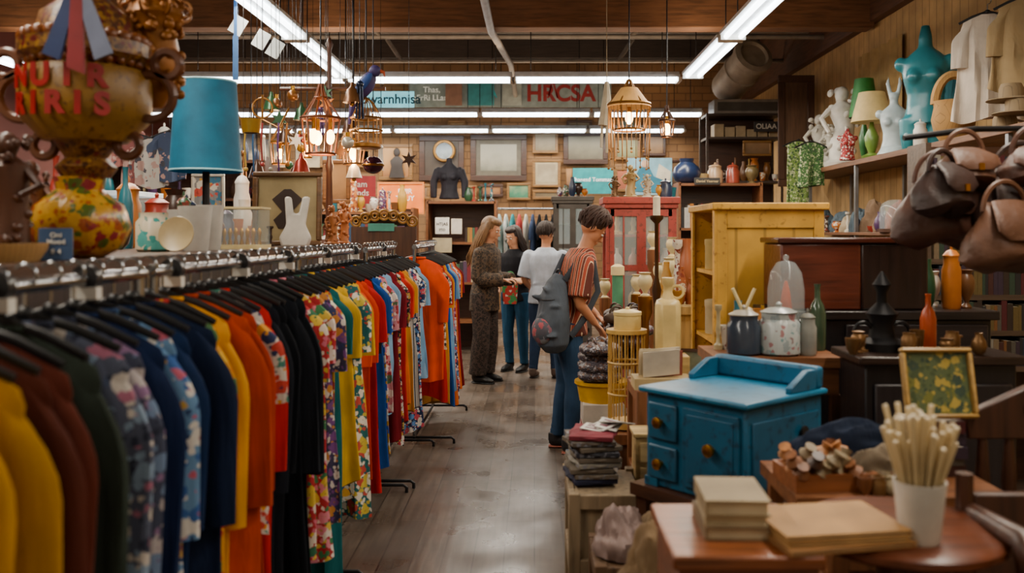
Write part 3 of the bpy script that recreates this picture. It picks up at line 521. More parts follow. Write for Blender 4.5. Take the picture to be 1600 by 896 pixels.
for i in range(20):
    k=i//4;z=.15+(1.71)*k/5+.012 if k else .152
    prop('figurine','cream china figurine inside the red display cabinet','figurine',R.choice(['bottle','urn','bulb','pillar']),XX(965+25*(i%4),8.05),8.08,z,.045,.22,R.choice([CRM,WHT,mat('#d8b878',.4),mat('#c86a4a',.4)]),group='figurines in red cabinet')
def statue(name,label,x,y,z,h,m,seed=1,w=.3):
    r=random.Random(seed);b=MB();b.lathe([(w*.42*h,0),(w*.44*h,.05*h),(w*.3*h,.09*h)],n=16)
    b.tube([(0,0,.06*h),(0,.01,.3*h),(w*.08*h,0,.5*h),(0,0,.72*h),(0,0,.82*h)],[w*.32*h,w*.28*h,w*.24*h,w*.33*h,w*.1*h],12)
    b.ell((0,-.01*h,.9*h),(w*.17*h,w*.2*h,.1*h))
    b.tube([(w*.3*h,0,.7*h),(w*.52*h,-.02*h,.58*h),(w*.3*h,-.1*h,.5*h)],[.045*h,.035*h,.025*h]);b.tube([(-w*.3*h,0,.7*h),(-w*.5*h,0,.6*h),(-w*.35*h,-.06*h,.42*h)],[.045*h,.035*h,.025*h])
    for i in range(34): a=r.uniform(0,6.3);zz=r.uniform(.1,.97)*h;b.ell((cos(a)*w*.28*h,sin(a)*w*.28*h,zz),(.042*h,.026*h,.05*h),8,(r.random()*2,r.random()*2,0))
    return T(name,label,'figurine',(x,y,z),0,b,m)
statue('statuette','gold and stone carved seated statuette on cabinet',XX(985,8.1),8.1,1.86,.3,mat('#a08a5a',.5,.3),1,.5);statue('statuette','pale stone carved statuette on cabinet',XX(1012,8.1),8.15,1.86,.22,mat('#b0a890',.7),2,.5)
statue('statuette','dark bronze statuette beside cabinet top',XX(960,8.1),8.1,1.86,.2,mat('#6a5236',.5,.5),3,.5)
clutter(XX(1025,8.1),XX(1055,8.1),8.0,8.2,1.86,3,'red cabinet top',seed=9,h=(.1,.22))
# ------------ right wall shelf
SW=mat('#6c482e',.6,kind='woody')
o=T('mounted_shelf','long brown wooden shelf on steel posts along the wall','shelf',(3.1,5,0))
for z0,z1,y0 in((2.2,2.25,-.8),(1.52,1.55,.8),(.9,.93,.8),(.3,.33,.8)): P(o,'shelf_board',MB().box(0,y0,z0,.53,6.0,z1),SW,bev=.004)
for yy in(.9,2.3,3.7,5.15):
    for q in(.01,.48): P(o,'post',MB().box(q,yy-.02,0,q+.03,yy+.02,2.2),mat('#8a8c8e',.4,.7))
XS=3.34
def sd(px,X=XS): return X*F/(px-CX)
SZ=2.25
TEAL=mat('#2a7c88',.3,sc=3)
def nk(b,z0): b.tube([(0,0,1.5-z0),(0,0,1.6-z0)],[.05,.03],12)
torso_form('mannequin','glossy teal female mannequin torso with upper legs','mannequin',(XS-.04,sd(1446,XS-.04),SZ),1.16,TEAL,legs=True,extra=nk,rz=-.5)
def ears(b,z0):
    for q in(1,-1): b.tube([(q*.03,0,1.5-z0),(q*.05,0,1.6-z0),(q*.07,0,1.7-z0),(q*.06,0,1.78-z0)],[.02,.026,.024,.006],8)
    b.ell((0,0,1.53-z0),(.06,.06,.06));b.tube([(0,0,0),(0,0,.08)],[.2,.15],16)
torso_form('dress_form','pale blue white ceramic torso figure with upright ears','figurine',(XS-.1,sd(1397,XS-.1),SZ),.75,mat('#b4c4c8',.35,sc=3),extra=ears,rz=-.4)
for px,h,c,lb,sdd in((1315,.86,'#ccc8be','large ornate white plaster sculpture on the wall shelf',4),(1280,.66,'#bcb8ac','ornate white plaster figure group on the wall shelf',6),(1298,.5,'#c0bcb0','small white plaster sculpture on the wall shelf',7)):
    statue('plaster_sculpture',lb,XS-.05,sd(px,XS-.05),SZ,h,mat(c,.6),sdd,.5)
def lamp(x,y,z,h,rs,sm,bm,label,pr='shade',on=False):
    o=T('table_lamp',label,'lamp',(x,y,z));P(o,'base',MB().lathe([(rs*.45,0),(rs*.5,.02),(rs*.15,.05),(rs*.3,h*.2),(rs*.35,h*.32),(rs*.12,h*.48),(rs*.06,h*.65)],n=18),bm)
    P(o,'lamp_shade',MB().lathe([(a*rs,h*.55+c*h*.45) for a,c in PR[pr]],n=28),sm);P(o,'bulb',MB().ell((0,0,h*.68),.03),WARM if on else WHT);return o
lamp(XS+.06,sd(1350,XS+.06),SZ,.88,.15,mat('#2a7a34',.5),mat('#2a6a34',.3),'green glass table lamp with green shade')
lamp(XS-.15,sd(1362,XS-.15),SZ,.62,.19,mat('#b8a068',.7,emit=.2),mat('#6a8a3a',.3),'table lamp with cream shade and green base')
prop('vase','slim teal glazed vase on wall shelf','vase','bulb',XS-.18,sd(1420,XS-.18),SZ,.05,.2,TEAL)
prop('jar','small white lidded jar on wall shelf','jar','jar',3.16,sd(1438,3.16),SZ,.055,.18,WHT,lid=WHT)
torso_form('dress_form','small bust in a red and white patterned top','dress form',(XS-.2,sd(1324,XS-.2),SZ),.5,mat('#a82a2c',.7,kind='floral',cols=('#e6e0d8','#a82a2c','#6a1a20'),sc=24))
for px,z,c,lb in((1248,2.66,'#6d8a3e','green patterned dress hanging at the shelf end'),(1268,2.6,'#3e6a32','dark green vest hanging at the shelf end')):
    x=3.0;d=sd(px,x);m=mat(c,.8,kind='floral',cols=('#b0b890',c,'#2a4a2a'),sc=40);o=T('dress',lb,'dress',(x,d,z),.1,me=gmesh(.15,.85 if px<1260 else .55,px,m,.02,.01,.015))
    h=T('clothes_hanger','black clothes hanger holding a green garment','clothes hanger',(x,d,z+.01),.1,me=hbm)
def hang_gar(px,X,ztop,c,L,sl,lb,kd,hw=.2,rz=-.35,fl=.07):
    d=sd(px,X);m=fab(c);o=T(kd,lb,kd,(X,d,ztop),rz,me=gmesh(hw,L,px,m,fl,.02,.034))
    for q in(1,-1): P(o,'sleeve',None,None,me=smesh(hw,sl,px,m,q))
    h=T('clothes_hanger','black hanger hooked on the wall above the shelf','clothes hanger',(X,d,ztop+.012),rz,me=hbm);P(h,'hook',None,None,me=hkm);return o
hang_gar(1543,3.3,3.22,'#ccc0b0',.85,.3,'cream ruffled blouse hanging on the shop wall','blouse',.19)
hang_gar(1489,3.56,3.12,'#3f7a84',.8,.2,'teal cloth top hanging on the shop wall','top',.16,-1.5)
hang_gar(1600,3.4,3.25,'#9a8460',.7,.3,'tan jacket hanging on the shop wall','jacket',.18)
T('wall_cloth','beige draped cloth pinned to the shop wall','cloth',(3.6,sd(1372,3.6),2.75),-pi/2,mb=MB().add(*(lambda n:([(x*1.2/n-.6,.01+.02*sin(x*1.3),z) for z,sag in((0,0),(.35,0),(.75,1)) for x in range(n+1)],[(r*(n+1)+i,r*(n+1)+i+1,(r+1)*(n+1)+i+1,(r+1)*(n+1)+i) for r in range(2) for i in range(n)]))(24),True),mats=mat('#a88a58',.85,kind='fabric'))
WIC=mat('#a88048',.8,kind='slat',sc=300)
o=T('wicker_basket','curved straw wicker basket on the wall shelf','basket',(XS-.14,sd(1490,XS-.14),SZ),-.3);P(o,'basket_body',MB().lathe([(.1,0),(.14,.06),(.16,.16),(.14,.26),(.15,.3),(.13,.3),(.12,.22)],n=24),WIC);P(o,'handle',MB().ring((0,0,.28),.13,.035,rot=(pi/2,0,0),a0=0,a1=pi,sy=1.7),WIC)
for i,(px,zz) in enumerate(((1570,SZ),(1590,SZ+.1),(1580,SZ+.2))): prop('straw_hat','woven straw hat on the wall shelf','hat','hat',3.26,sd(px,3.26),zz,.16,.12,mat('#8a7658',.8,kind='slat',sc=200),group='straw hats')
def heap(name,label,cat,x,y,z,w,d,h,m,seed,group=None,rz=0,fr=1.3):
    b=MB();n=56;v=[];f=[];hh=22;off=Vector((seed*3.1,seed*1.7,0))
    for j in range(hh+1):
        t=pi*.5*j/hh
        for i in range(n):
            a=2*pi*i/n;p=Vector((sin(t)*cos(a),sin(t)*sin(a),cos(t)));q=MN.noise(p*fr+off)*.3-abs(MN.noise(p*fr*2+off))*.22;k=.88+q
            v.append((p.x*k*w/2,p.y*k*d/2,max(0,p.z*k*h)))
    for j in range(hh):
        for i in range(n): i2=(i+1)%n;f.append((j*n+i,j*n+i2,(j+1)*n+i2,(j+1)*n+i))
    f.append(tuple(range(hh*n,hh*n+n)));b.add(v,f,True);return T(name,label,cat,(x,y,z),rz,b,m,group)
for i in range(16):
    yy=6.0+i*.3;cn,c=R.choice([('brown','#7a6450'),('beige','#a4947a'),('slate','#4c5a64'),('rust','#8a4e3a'),('pale grey','#a8a092'),('dark brown','#5a4434')])
    heap('folded_cloth','bundled '+cn+' cloth on the shelf along the wall','cloth',3.3,yy,1.55,.3,.26,R.uniform(.14,.36),mat(c,.85,kind='fabric'),i,'cloth bundles')
clutter(3.2,3.3,5.9,10.8,.93,18,'lower wall shelf',seed=11,along='y',r=(.06,.09),h=(.15,.35))
clutter(3.16,3.22,6.1,10.6,1.55,14,'middle wall shelf',seed=12,along='y',r=(.05,.07),h=(.1,.26))
o=T('glass_dome','clear glass dome on a wooden base','glass dome',(3.2,sd(1400,3.2),1.55));P(o,'base',MB().cyl((0,0,0),.16,.03,24),DKW);P(o,'dome',MB().lathe([(a*.14,.03+c*.26) for a,c in PR['cloche']],n=24),GLS)
# ------------ back right
shelf_unit('display_shelf','dark shelving unit with boxes and ornaments',XX(1105,12.2),XX(1222,12.2),12.2,12.7,(.5,1.0,1.5,2.25,2.85,3.17),3.17,mat('#43342a',.6,kind='woodx'),side=False)
o=T('air_conditioner','grey louvred air conditioner unit on top of the shelving','air conditioner',(XX(1168,12.3),12.45,3.17),bev=0);w=.47
P(o,'casing',MB().box(-w,-.2,0,w,.2,.2),mat('#9a9284',.5),bev=.01);P(o,'grille',MB().box(-w+.05,-.21,.04,w-.05,-.2,.16),mat('#5a564e',.5))
for i in range(6):
    px=1115+i*17;box('cardboard_box','small brown storage box on the dark shelving','box',XX(px,12.3),12.25,2.85,XX(px+15,12.3),12.5,2.85+R.uniform(.1,.2),R.choice([mat('#7a5c3e'),mat('#5a4a3a'),mat('#a08a68')]),group='boxes on dark shelving')
sign(1178,190,1216,206,12.15,mat('#2a2422'),[('OLIAA',0,.5,.7,mat('#c8c0b0'))],'dark box with pale capital lettering',WHT,'label_box','box')
frame(1160,220,1205,244,12.1,FG,A('#4a3a2a','#8a6a4a',sc=4),'small gilt framed picture on the shelving',.03)
clutter(XX(1110,12.3),XX(1215,12.3),12.25,12.5,2.25,11,'dark shelving',seed=13,h=(.15,.4))
stack(XX(1170,12.3),12.5,1.5,8,.32,.24,'books on dark shelving',t=.045);stack(XX(1130,12.3),12.5,1.5,7,.3,.24,'books on dark shelving',t=.045);books(XX(1110,12.3),XX(1215,12.3),12.22,1.0,.3,.04,'books on dark shelving')
sign(1085,278,1125,289,10.38,mat('#33302e'),[('Daniel Yiserner',0,.5,.5,mat('#c8b080'))],'narrow dark shelf edge sign with pale lettering',WHT,'shelf_sign')
o=T('ventilation_duct','grey cylindrical ventilation duct with ribbed end','duct',(XX(1165,12),12.3,ZZ(106,12)),0);P(o,'drum',MB().lathe([(.22,-.45),(.24,-.4),(.24,.0),(.26,.01),(.26,.04),(.24,.05),(.24,.3),(.27,.32),(.27,.4),(.2,.42),(.18,.38)],rot=(pi/2-.5,.55,0),n=24),mat('#a89c8a',.5,.1))
P(o,'bracket',MB().tube([(0,0,0),(.1,0,.75)],.02),IRON)
frame(1215,118,1272,292,11.4,mat('#4a3020',.5,kind='wood'),mat('#5e4430',.6,kind='wood'),'tall dark carved panel leaning by the wall',.09,name='leaning_panel',cat='panel')
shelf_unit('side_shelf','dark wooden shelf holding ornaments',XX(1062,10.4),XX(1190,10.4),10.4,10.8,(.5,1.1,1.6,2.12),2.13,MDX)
for px,pr,r_,h,c,lb in((1075,'bulb',.17,.3,'#1c2a4a','round navy glazed pot'),(1120,'jar',.09,.2,'#a88a6a','clear jar of sweets'),(1148,'jar',.08,.2,'#8a3a2a','red lidded jar'),(1100,'bowl',.07,.12,'#b8a070','tan bowl'),(1178,'urn',.08,.22,'#6a5a3a','bronze urn')):
    prop('ornament_pot',lb+' standing on the dark side shelf','pot',pr,XX(px,10.5),10.6,2.12,r_,h,mat(c,.3),group='pots on side shelf',lid=mat(c,.3) if pr=='jar' else None)
books(XX(1065,10.4),XX(1185,10.4),10.42,1.6,.3,.04,'books on side shelf')
books(XX(1065,10.4),XX(1185,10.4),10.42,1.1,.3,.04,'books on side shelf')
# ------------ table near the man
o=T('display_table','wooden display table holding piles of purses','table',(.66,6.55,0));P(o,'table_top',MB().box(-.17,-.35,.6,.17,.4,.64),MDX)
for q in(-.14,.14):
    for t in(-.32,.36): P(o,'leg',MB().box(q-.025,t-.025,0,q+.025,t+.025,.6),MDW)
for i in range(30):
    k=i//8;b=MB().ell((0,0,.05),(.1,.08,.045),14).ring((0,0,.08),.05,.008,rot=(pi/2,0,0),a0=0,a1=pi)
    T('purse',R.choice(['small dark patterned purse in a pile','black beaded purse in a pile']),'purse',(.59+.14*(i%2)+R.uniform(-.03,.03),6.3+.15*(i//2%4),.64+.085*k),R.uniform(-1,1),b,R.choice([mat('#24202a',.5,kind='floral',cols=('#7a7a82','#3a3440','#6a424e'),sc=60),mat('#241c1e',.4,kind='leather'),mat('#4e4036',.6,kind='leather')]),group='pile of purses')
bb=box('storage_box','dark red cardboard record box on the floor','box',.3,5.55,0,.56,5.85,.34,mat('#7e1a22',.6),group='stacked boxes');text(bb,'RAL.a\nELS\nIRO',(0,-.153,.17),.09,WHT)
box('storage_box','white printed cardboard box stacked on a red box','box',.3,5.55,.34,.56,5.85,.48,mat('#b8b0a4',.6),group='stacked boxes')
o=T('plastic_tub','bright yellow plastic tub with rim','tub',(.43,5.7,.48));P(o,'tub_body',MB().lathe([(.15,0),(.17,.11),(.185,.11),(.185,.13),(.16,.13)],n=20,sx=.95,sy=.9),mat('#d0a010',.4))
for i in range(24): T('purse','small dark patterned purse heaped above the yellow tub','purse',(.36+.055*(i%3),5.6+.07*(i//3%3),.61+.055*(i//6)),i,MB().ell((0,0,.04),(.09,.075,.04),12).ring((0,0,.07),.04,.006,rot=(pi/2,0,0),a0=0,a1=pi),mat(['#24222a','#3a3238','#2a3040'][i%3],.5,kind='floral',cols=('#8a8a92','#3a3440','#6a4e40'),sc=60),group='pile of purses')
def crate(label,x0,y0,z0,x1,y1,z1,m,name='wooden_crate'):
    o=T(name,label,'crate' if name=='wooden_crate' else 'cabinet',((x0+x1)/2,(y0+y1)/2,z0));w=(x1-x0)/2;d=(y1-y0)/2;h=z1-z0
    P(o,'body',MB().box(-w+.02,-d+.02,0,w-.02,d-.02,h-.01),m)
    for q in(-1,1):
        for t in(-1,1): P(o,'corner_post',MB().cb((q*(w-.02),t*(d-.02),h/2),(.045,.045,h)),m,bev=.004)
    for zz in(0,h*.47,h-.06): P(o,'rail',MB().box(-w+.04,-d-.002,zz,w-.04,-d+.025,zz+.055),m,bev=.004);P(o,'rail',MB().box(-w-.002,-d+.04,zz,-w+.025,d-.04,zz+.055),m,bev=.004)
    return o
GW=mat('#857258',.7,kind='wood')
crate('weathered grey wooden crate standing on the floor',.13,3.35,0,.42,3.75,.57,GW)
crate('weathered tan wooden crate standing beside the dresser',.44,3.55,0,.7,3.95,.5,GW)
crate('brown wooden crate under a wire cage',.36,4.45,0,.7,4.85,.55,MDW)
crate('small grey crate holding folded cloths near the aisle',.2,4.2,0,.42,4.4,.4,GW)
heap('cloth_bundle','dark crumpled cloth bundle on a small crate','cloth',.31,4.3,.4,.24,.2,.16,mat('#3a3640',.85,kind='fabric'),21)
stack(.3,5.2,.001,9,.24,.2,'magazines by the aisle','magazine lying in a floor stack',.03)
o=T('wire_cage','tall round cream yellow wire cage with open bars','cage',(.475,4.62,.55));CY_=mat('#c8a050',.5)
P(o,'base',MB().cyl((0,0,0),.1,.03,24),CY_);P(o,'top_disc',MB().cyl((0,0,.48),.105,.02,24),CY_)
for i in range(18): a=2*pi*i/18;P(o,'bar',MB().tube([(.092*cos(a),.092*sin(a),.03),(.092*cos(a),.092*sin(a),.48)],.004,6),CY_)
for zz in(.17,.33): P(o,'hoop',MB().ring((0,0,zz),.094,.006),CY_)
prop('storage_tin','cream enamel tin with rounded lid on the cage','tin','tin',.48,4.62,1.05,.07,.09,mat('#dcc480',.4),lid=mat('#dcc480',.4))
crate('brown wooden cabinet box under a tray of cards',.46,4.0,0,.84,4.42,.84,MDW,'wooden_cabinet')
o=T('card_box','open box of old postcards','box',(.58,4.1,.84));P(o,'tray',MB().box(-.13,-.08,0,.13,.08,.05),mat('#b8a070'))
for i in range(7): P(o,'postcard',MB().cb((R.uniform(-.03,.03),-.06+i*.018,.1+R.uniform(-.02,.02)),(.17,.003,.12),(.25,R.uniform(-.1,.1),R.uniform(-.2,.2))),R.choice([PAPER,mat('#c8b898'),mat('#a8584a'),mat('#7a8a90')]))
box('wooden_block','plain pale wooden block stand','block',.56,4.26,.84,.74,4.4,.96,mat('#b89858',.5,kind='woodx'))
o=T('ceramic_jug','tall cream ceramic bottle with square shoulders','jug',(.645,4.33,.96));P(o,'body',MB().box(-.06,-.05,0,.06,.05,.27),mat('#dcc07c',.35),bev=.03);P(o,'neck',MB().lathe([(.035,.26),(.022,.3),(.022,.33),(.03,.34),(.03,.37),(.02,.37)],n=16),mat('#dcc07c',.35));P(o,'handle',MB().ring((.045,0,.3),.03,.007,rot=(pi/2,0,0)),mat('#dcc07c',.35))
o=T('floor_candlestick','dark turned candlestick stand with cream pillar candle','candlestick',(XX(1026,5.4),5.4,0));P(o,'stem',MB().lathe([(.12,0),(.11,.03),(.02,.08),(.02,.5),(.04,.55),(.015,.6),(.015,1.1),(.03,1.2),(.012,1.28),(.012,1.6),(.04,1.63),(.04,1.65)],n=14),mat('#4a3018',.4,.4));P(o,'candle',MB().lathe([(.022,1.65),(.022,1.76),(.01,1.77)],n=12),mat('#efe2c0',.5))
o=T('gauge_column','green and cream vintage glass gauge column','column',(XX(965,7.3),7.3,0));P(o,'stand',MB().lathe([(.12,0),(.1,.04),(.03,.1),(.03,.85)],n=14),DKW);P(o,'glass_tube',MB().lathe([(.045,.88),(.045,1.2)],n=14),mat('#4e8a6a',.3));P(o,'cap',MB().lathe([(.055,1.2),(.055,1.27),(.02,1.29)],n=14),CRM);P(o,'collar',MB().lathe([(.055,.84),(.055,.9)],n=14),CRM)
for px,d,h,lb in((995,7.2,1.05,'tall brass turned floor candlestick'),(1045,6.6,1.2,'tall cream turned wooden pedestal'),(1062,6.2,1.0,'cream turned column pedestal stand'),(1008,6.0,1.12,'slender brass turned pedestal'),(945,7.5,1.0,'brown turned wooden pedestal'),(1050,7.3,1.35,'tall pale turned lamp stand'),(1078,6.8,1.3,'gilt turned column stand'),(1030,7.0,1.15,'pale turned plant stand'),(1020,7.6,1.4,'tall brown turned column')):
    m=BRASS if 'brass' in lb else (MDW if 'brown' in lb else CRM);prop('pedestal',lb,'pedestal','pillar',XX(px,d),d,0,.06,h,m);prop('figurine','small cream figurine on top of a turned pedestal','figurine','urn',XX(px,d),d,h,.05,.16,mat('#d8c898',.4),group='figurines on pedestals')
crate('tall painted cream cabinet behind the yellow cupboard',.8,5.5,0,1.3,6.0,1.1,mat('#b89a60',.6,kind='wood'),'wooden_cabinet')
clutter(.84,1.25,5.55,5.65,1.1,8,'cream cabinet',seed=21,cols=WC,h=(.15,.32));clutter(.84,1.25,5.8,5.9,1.1,7,'cream cabinet',seed=22,cols=WC,h=(.25,.42))
# yellow cupboard
YW=mat('#d6a034',.6,kind='scuffed',cols=('#94681f',),sc=5);YS=mat('#d6a238',.6,kind='slat',sc=44)
o=T('cupboard','yellow painted wooden cupboard with plank side and open shelves','cupboard',(.9,4.42,0));w,d,h=.53,.66,1.66
P(o,'side_panel',MB().box(0.04,.01,.05,w-.04,.03,h-.05),YS)
for a in((0,0,0,.05,.04,h),(w-.05,0,0,w,.04,h),(.05,0,h-.09,w-.05,.03,h),(.05,0,0,w-.05,.03,.08),(.05,-.002,.93,w-.05,.03,1.0)): P(o,'side_frame',MB().box(*a),YW,bev=.003)
P(o,'far_side_panel',MB().box(0,d-.03,0,w,d,h),YW);P(o,'back_panel',MB().box(w-.02,.03,0,w,d-.03,h),YW);P(o,'top_board',MB().box(-.025,-.025,h,w+.02,d+.02,h+.035),YW,bev=.006)
for z in(.1,.6,1.0,1.35): P(o,'shelf',MB().box(.01,.035,z-.02,w-.02,d-.03,z),YW)
for y0 in(0,d-.05): P(o,'front_frame',MB().box(-.012,y0,0,0,y0+.05,h),YW)
for z,c,h2,yy in((1.35,'#d8c060',.2,4.65),(1.0,'#d8bc50',.26,4.65),(1.0,'#c8b890',.18,4.88),(.6,'#d0b048',.2,4.65),(1.35,'#c8b070',.16,4.88)): prop('canister','pale yellow canister inside the yellow cupboard','canister','tin',1.0,yy,z,.07,h2,mat(c,.4),group='canisters in cupboard')
# blue dresser
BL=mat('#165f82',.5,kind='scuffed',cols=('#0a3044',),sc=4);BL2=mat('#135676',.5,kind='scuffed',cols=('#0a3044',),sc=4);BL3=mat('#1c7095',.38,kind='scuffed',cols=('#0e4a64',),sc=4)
cr=Vector((.684,2.9,.645));o=T('dresser','bright blue painted small wooden chest with brass knobs','dresser',cr,-50*pi/180);w,d,h=.435,.44,.33
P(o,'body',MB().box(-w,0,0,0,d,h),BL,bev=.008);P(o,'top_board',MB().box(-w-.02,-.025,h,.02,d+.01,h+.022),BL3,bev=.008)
P(o,'backsplash',MB().box(-w-.01,d-.05,h+.022,.01,d,h+.1),BL,bev=.012)
for q in(0,1): P(o,'side_rail',MB().poly([(d-.2,0),(d-.05,0),(d-.05,.07),(d-.1,.07),(d-.2,.02)],.025,(-w+.003+q*(w-.006),0,h+.022),(0,0,pi/2)),BL,bev=.004)
for q in(0,1): P(o,'foot',MB().box(-w+q*(w-.06),-.01,0,-w+.06+q*(w-.06),.02,.03),BL)
for z0,z1 in((.03,.15),(.17,.3)):
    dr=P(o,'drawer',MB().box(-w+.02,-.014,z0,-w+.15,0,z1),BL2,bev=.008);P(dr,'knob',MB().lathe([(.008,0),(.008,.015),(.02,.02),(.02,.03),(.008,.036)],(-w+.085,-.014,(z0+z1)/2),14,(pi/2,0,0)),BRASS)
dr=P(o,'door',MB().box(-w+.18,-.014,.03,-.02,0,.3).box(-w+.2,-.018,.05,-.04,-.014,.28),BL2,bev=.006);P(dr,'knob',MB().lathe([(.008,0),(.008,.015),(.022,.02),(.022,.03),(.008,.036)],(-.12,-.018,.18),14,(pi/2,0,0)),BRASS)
sm=P(o,'side_moulding',MB().box(0,.03,.05,.008,d-.03,.28),BL2,bev=.004);P(sm,'side_knob',MB().lathe([(.006,0),(.02,.01),(.02,.018),(.006,.02)],(.008,.3,.22),14,(0,pi/2,0)),BLK)
o=T('low_table','dark wooden low table supporting the blue dresser','table',(.69,3.2,0),-50*pi/180);P(o,'table_top',MB().box(-.26,-.23,.6,.26,.24,.643),DKX)
for q in(-.22,.22):
    for t in(-.19,.2): P(o,'leg',MB().box(q-.025,t-.025,0,q+.025,t+.025,.6),DKW)
# console with pots
o=T('console_table','dark wooden console table holding jars and pots','table',(.935,3.76,0));P(o,'table_top',MB().box(-.215,-.2,1.01,.3,.19,1.05),MDX);P(o,'apron',MB().box(-.2,-.185,.9,.28,.18,1.01),MDX)
for q in(-.19,.27):
    for t in(-.17,.16): P(o,'leg',MB().box(q-.02,t-.02,0,q+.02,t+.02,.9),DKW)
EN=mat('#a8aca8',.3,kind='floral',cols=('#986a6a','#8a9494','#a8aca8','#a8aca8','#6a8a8a'),sc=22)
x,y=XX(1217,3.66),3.66;o=prop('enamel_pot','grey-white enamel lidded pot with faint floral print','pot','jar',x,y,1.05,.086,.17,EN,lid=mat('#a0a4a0',.25));
for q in(1,-1): P(o,'handle',MB().ring((q*.09,0,.1),.035,.007,rot=(pi/2,0,0)),CH)
x,y=XX(1162,3.66),3.66;o=prop('glass_jar','dark filled glass jar with pale lid','jar','jar',x,y,1.05,.07,.16,mat('#323a46',.15),lid=mat('#a8a090',.4))
for q in(1,-1): P(o,'stirring_stick',MB().tube([(0,0,.17),(q*.045,0,.27)],.007),CRM)
x,y=XX(1228,3.86),3.86;o=T('glass_cloche','clear glass dome over a small orange and white ornament','glass dome',(x,y,1.05));P(o,'base',MB().cyl((0,0,0),.085,.02,20),DKW);P(o,'glass_dome',MB().lathe([(a*.078,.02+c*.36) for a,c in PR['cloche']],n=24),GLS);P(o,'glass_knob',MB().ell((0,0,.39),.014,10),GLS);P(o,'ornament',MB().lathe([(.03,.02),(.012,.08),(.028,.16),(.018,.24),(.006,.29)],n=16),mat('#b8522e',.4));P(o,'ornament_base',MB().lathe([(.05,.02),(.04,.06),(.03,.07)],n=16),WHT)
prop('bottle','dark green glass bottle with narrow neck on console','bottle','bottle',1.2,3.8,1.05,.036,.28,mat('#3c4e3a',.1))
prop('small_jar','small spotted glass jar on console','jar','jar',XX(1262,3.64),3.64,1.05,.036,.15,mat('#8a8a82',.2),lid=mat('#6a6a60'))
prop('candle_jar','small amber jar on console','jar','jar',XX(1190,3.84),3.86,1.05,.04,.17,mat('#b8783a',.2))
clutter(.76,1.0,3.82,3.9,1.05,5,'console table',seed=31,r=(.03,.04),h=(.15,.25))
# bureau + box
o=T('bureau','tall black painted wooden bureau','bureau',(1.08,3.98,0));P(o,'body',MB().box(.0,0,0,.95,.36,1.16),mat('#1d1a1e',.35,kind='wood'),bev=.006);P(o,'top_board',MB().box(-.02,-.02,1.16,.98,.37,1.2),mat('#262020',.3,kind='woodx'),bev=.005)
for z in(.65,.92):
    dr=P(o,'drawer',MB().box(.3,-.015,z,.93,0,z+.22),mat('#262024',.35,kind='woodx'),bev=.006);P(dr,'knob',MB().ell((.6,-.03,z+.11),.015),BRASS)
P(o,'side_trim',MB().box(0,-.02,.1,.1,0,1.14),MDW,bev=.004)
o=T('radio_cabinet','polished red-brown wooden box cabinet on the black bureau','cabinet',(1.10,4.0,1.2),0);P(o,'body',MB().box(0,0,0,.36,.3,.3),mat('#5c2818',.3,kind='woodx'),bev=.01);P(o,'dark_section',MB().box(.36,-.0,0,.66,.3,.3),mat('#281814',.3,kind='wood'),bev=.01);P(o,'lid',MB().box(-.015,-.015,.3,.675,.315,.325),mat('#4a2014',.25,kind='woodx'),bev=.006)
clutter(1.8,2.0,4.05,4.25,1.2,5,'black bureau',seed=61,r=(.03,.05),h=(.12,.25))
o=T('side_cabinet','black wooden side cabinet with carved top edge','cabinet',(1.45,3.4,0));P(o,'body',MB().box(-.25,-.15,0,.3,.12,1.07),mat('#1b1719',.4,kind='wood'),bev=.006);P(o,'top_board',MB().box(-.28,-.18,1.07,.33,.14,1.1),mat('#30211a',.3,kind='woodx'),bev=.005)
for q in(-.22,.04): P(o,'door',MB().box(q,-.165,.1,q+.24,-.15,1.0),mat('#241e20',.4,kind='wood'),bev=.008)
o=T('mantel_ornament','black wrought ornament with pointed finial','ornament',(XX(1378,3.42),3.42,1.1));P(o,'base',MB().lathe([(.09,0),(.09,.03),(.05,.05),(.04,.1),(.06,.14),(.02,.18),(.02,.22),(.035,.25),(.004,.3)],n=16),IRON)
for q in(1,-1): P(o,'scroll',MB().ring((q*.07,0,.07),.035,.008,rot=(pi/2,0,0)),IRON)
for i,px in enumerate((1322,1338,1352,1408,1424,1438,1466,1484,1500,1515)): prop('brass_ornament','small tarnished brass ornament on black cabinet','ornament',['bowl','urn','pillar','jar','bowl','cup','urn','jar','pillar','bulb'][i],XX(px,3.36),3.29+(i%3)*.05,1.1,.028,.06+.02*(i%2),mat('#7a5832',.4,.6),group='brass ornaments')
prop('sauce_bottle','orange bottle with narrow neck on black cabinet','bottle','bottle',XX(1452,3.47),3.48,1.1,.03,.21,mat('#c8501a',.3))
shelf_unit('bookshelf','dark bookshelf packed with thin spines',2.2,3.05,5.0,5.25,(.1,.45,.8,1.0,1.2,1.4,1.62,1.82),2.05,mat('#4a3a2e',.5,kind='woodx'))
for z in(.8,1.0,1.2,1.4,1.62,1.82): books(2.23,3.02,5.0,z,.17,.026,'books on packed bookshelf','slim book spine on the packed bookshelf',pal=BD)
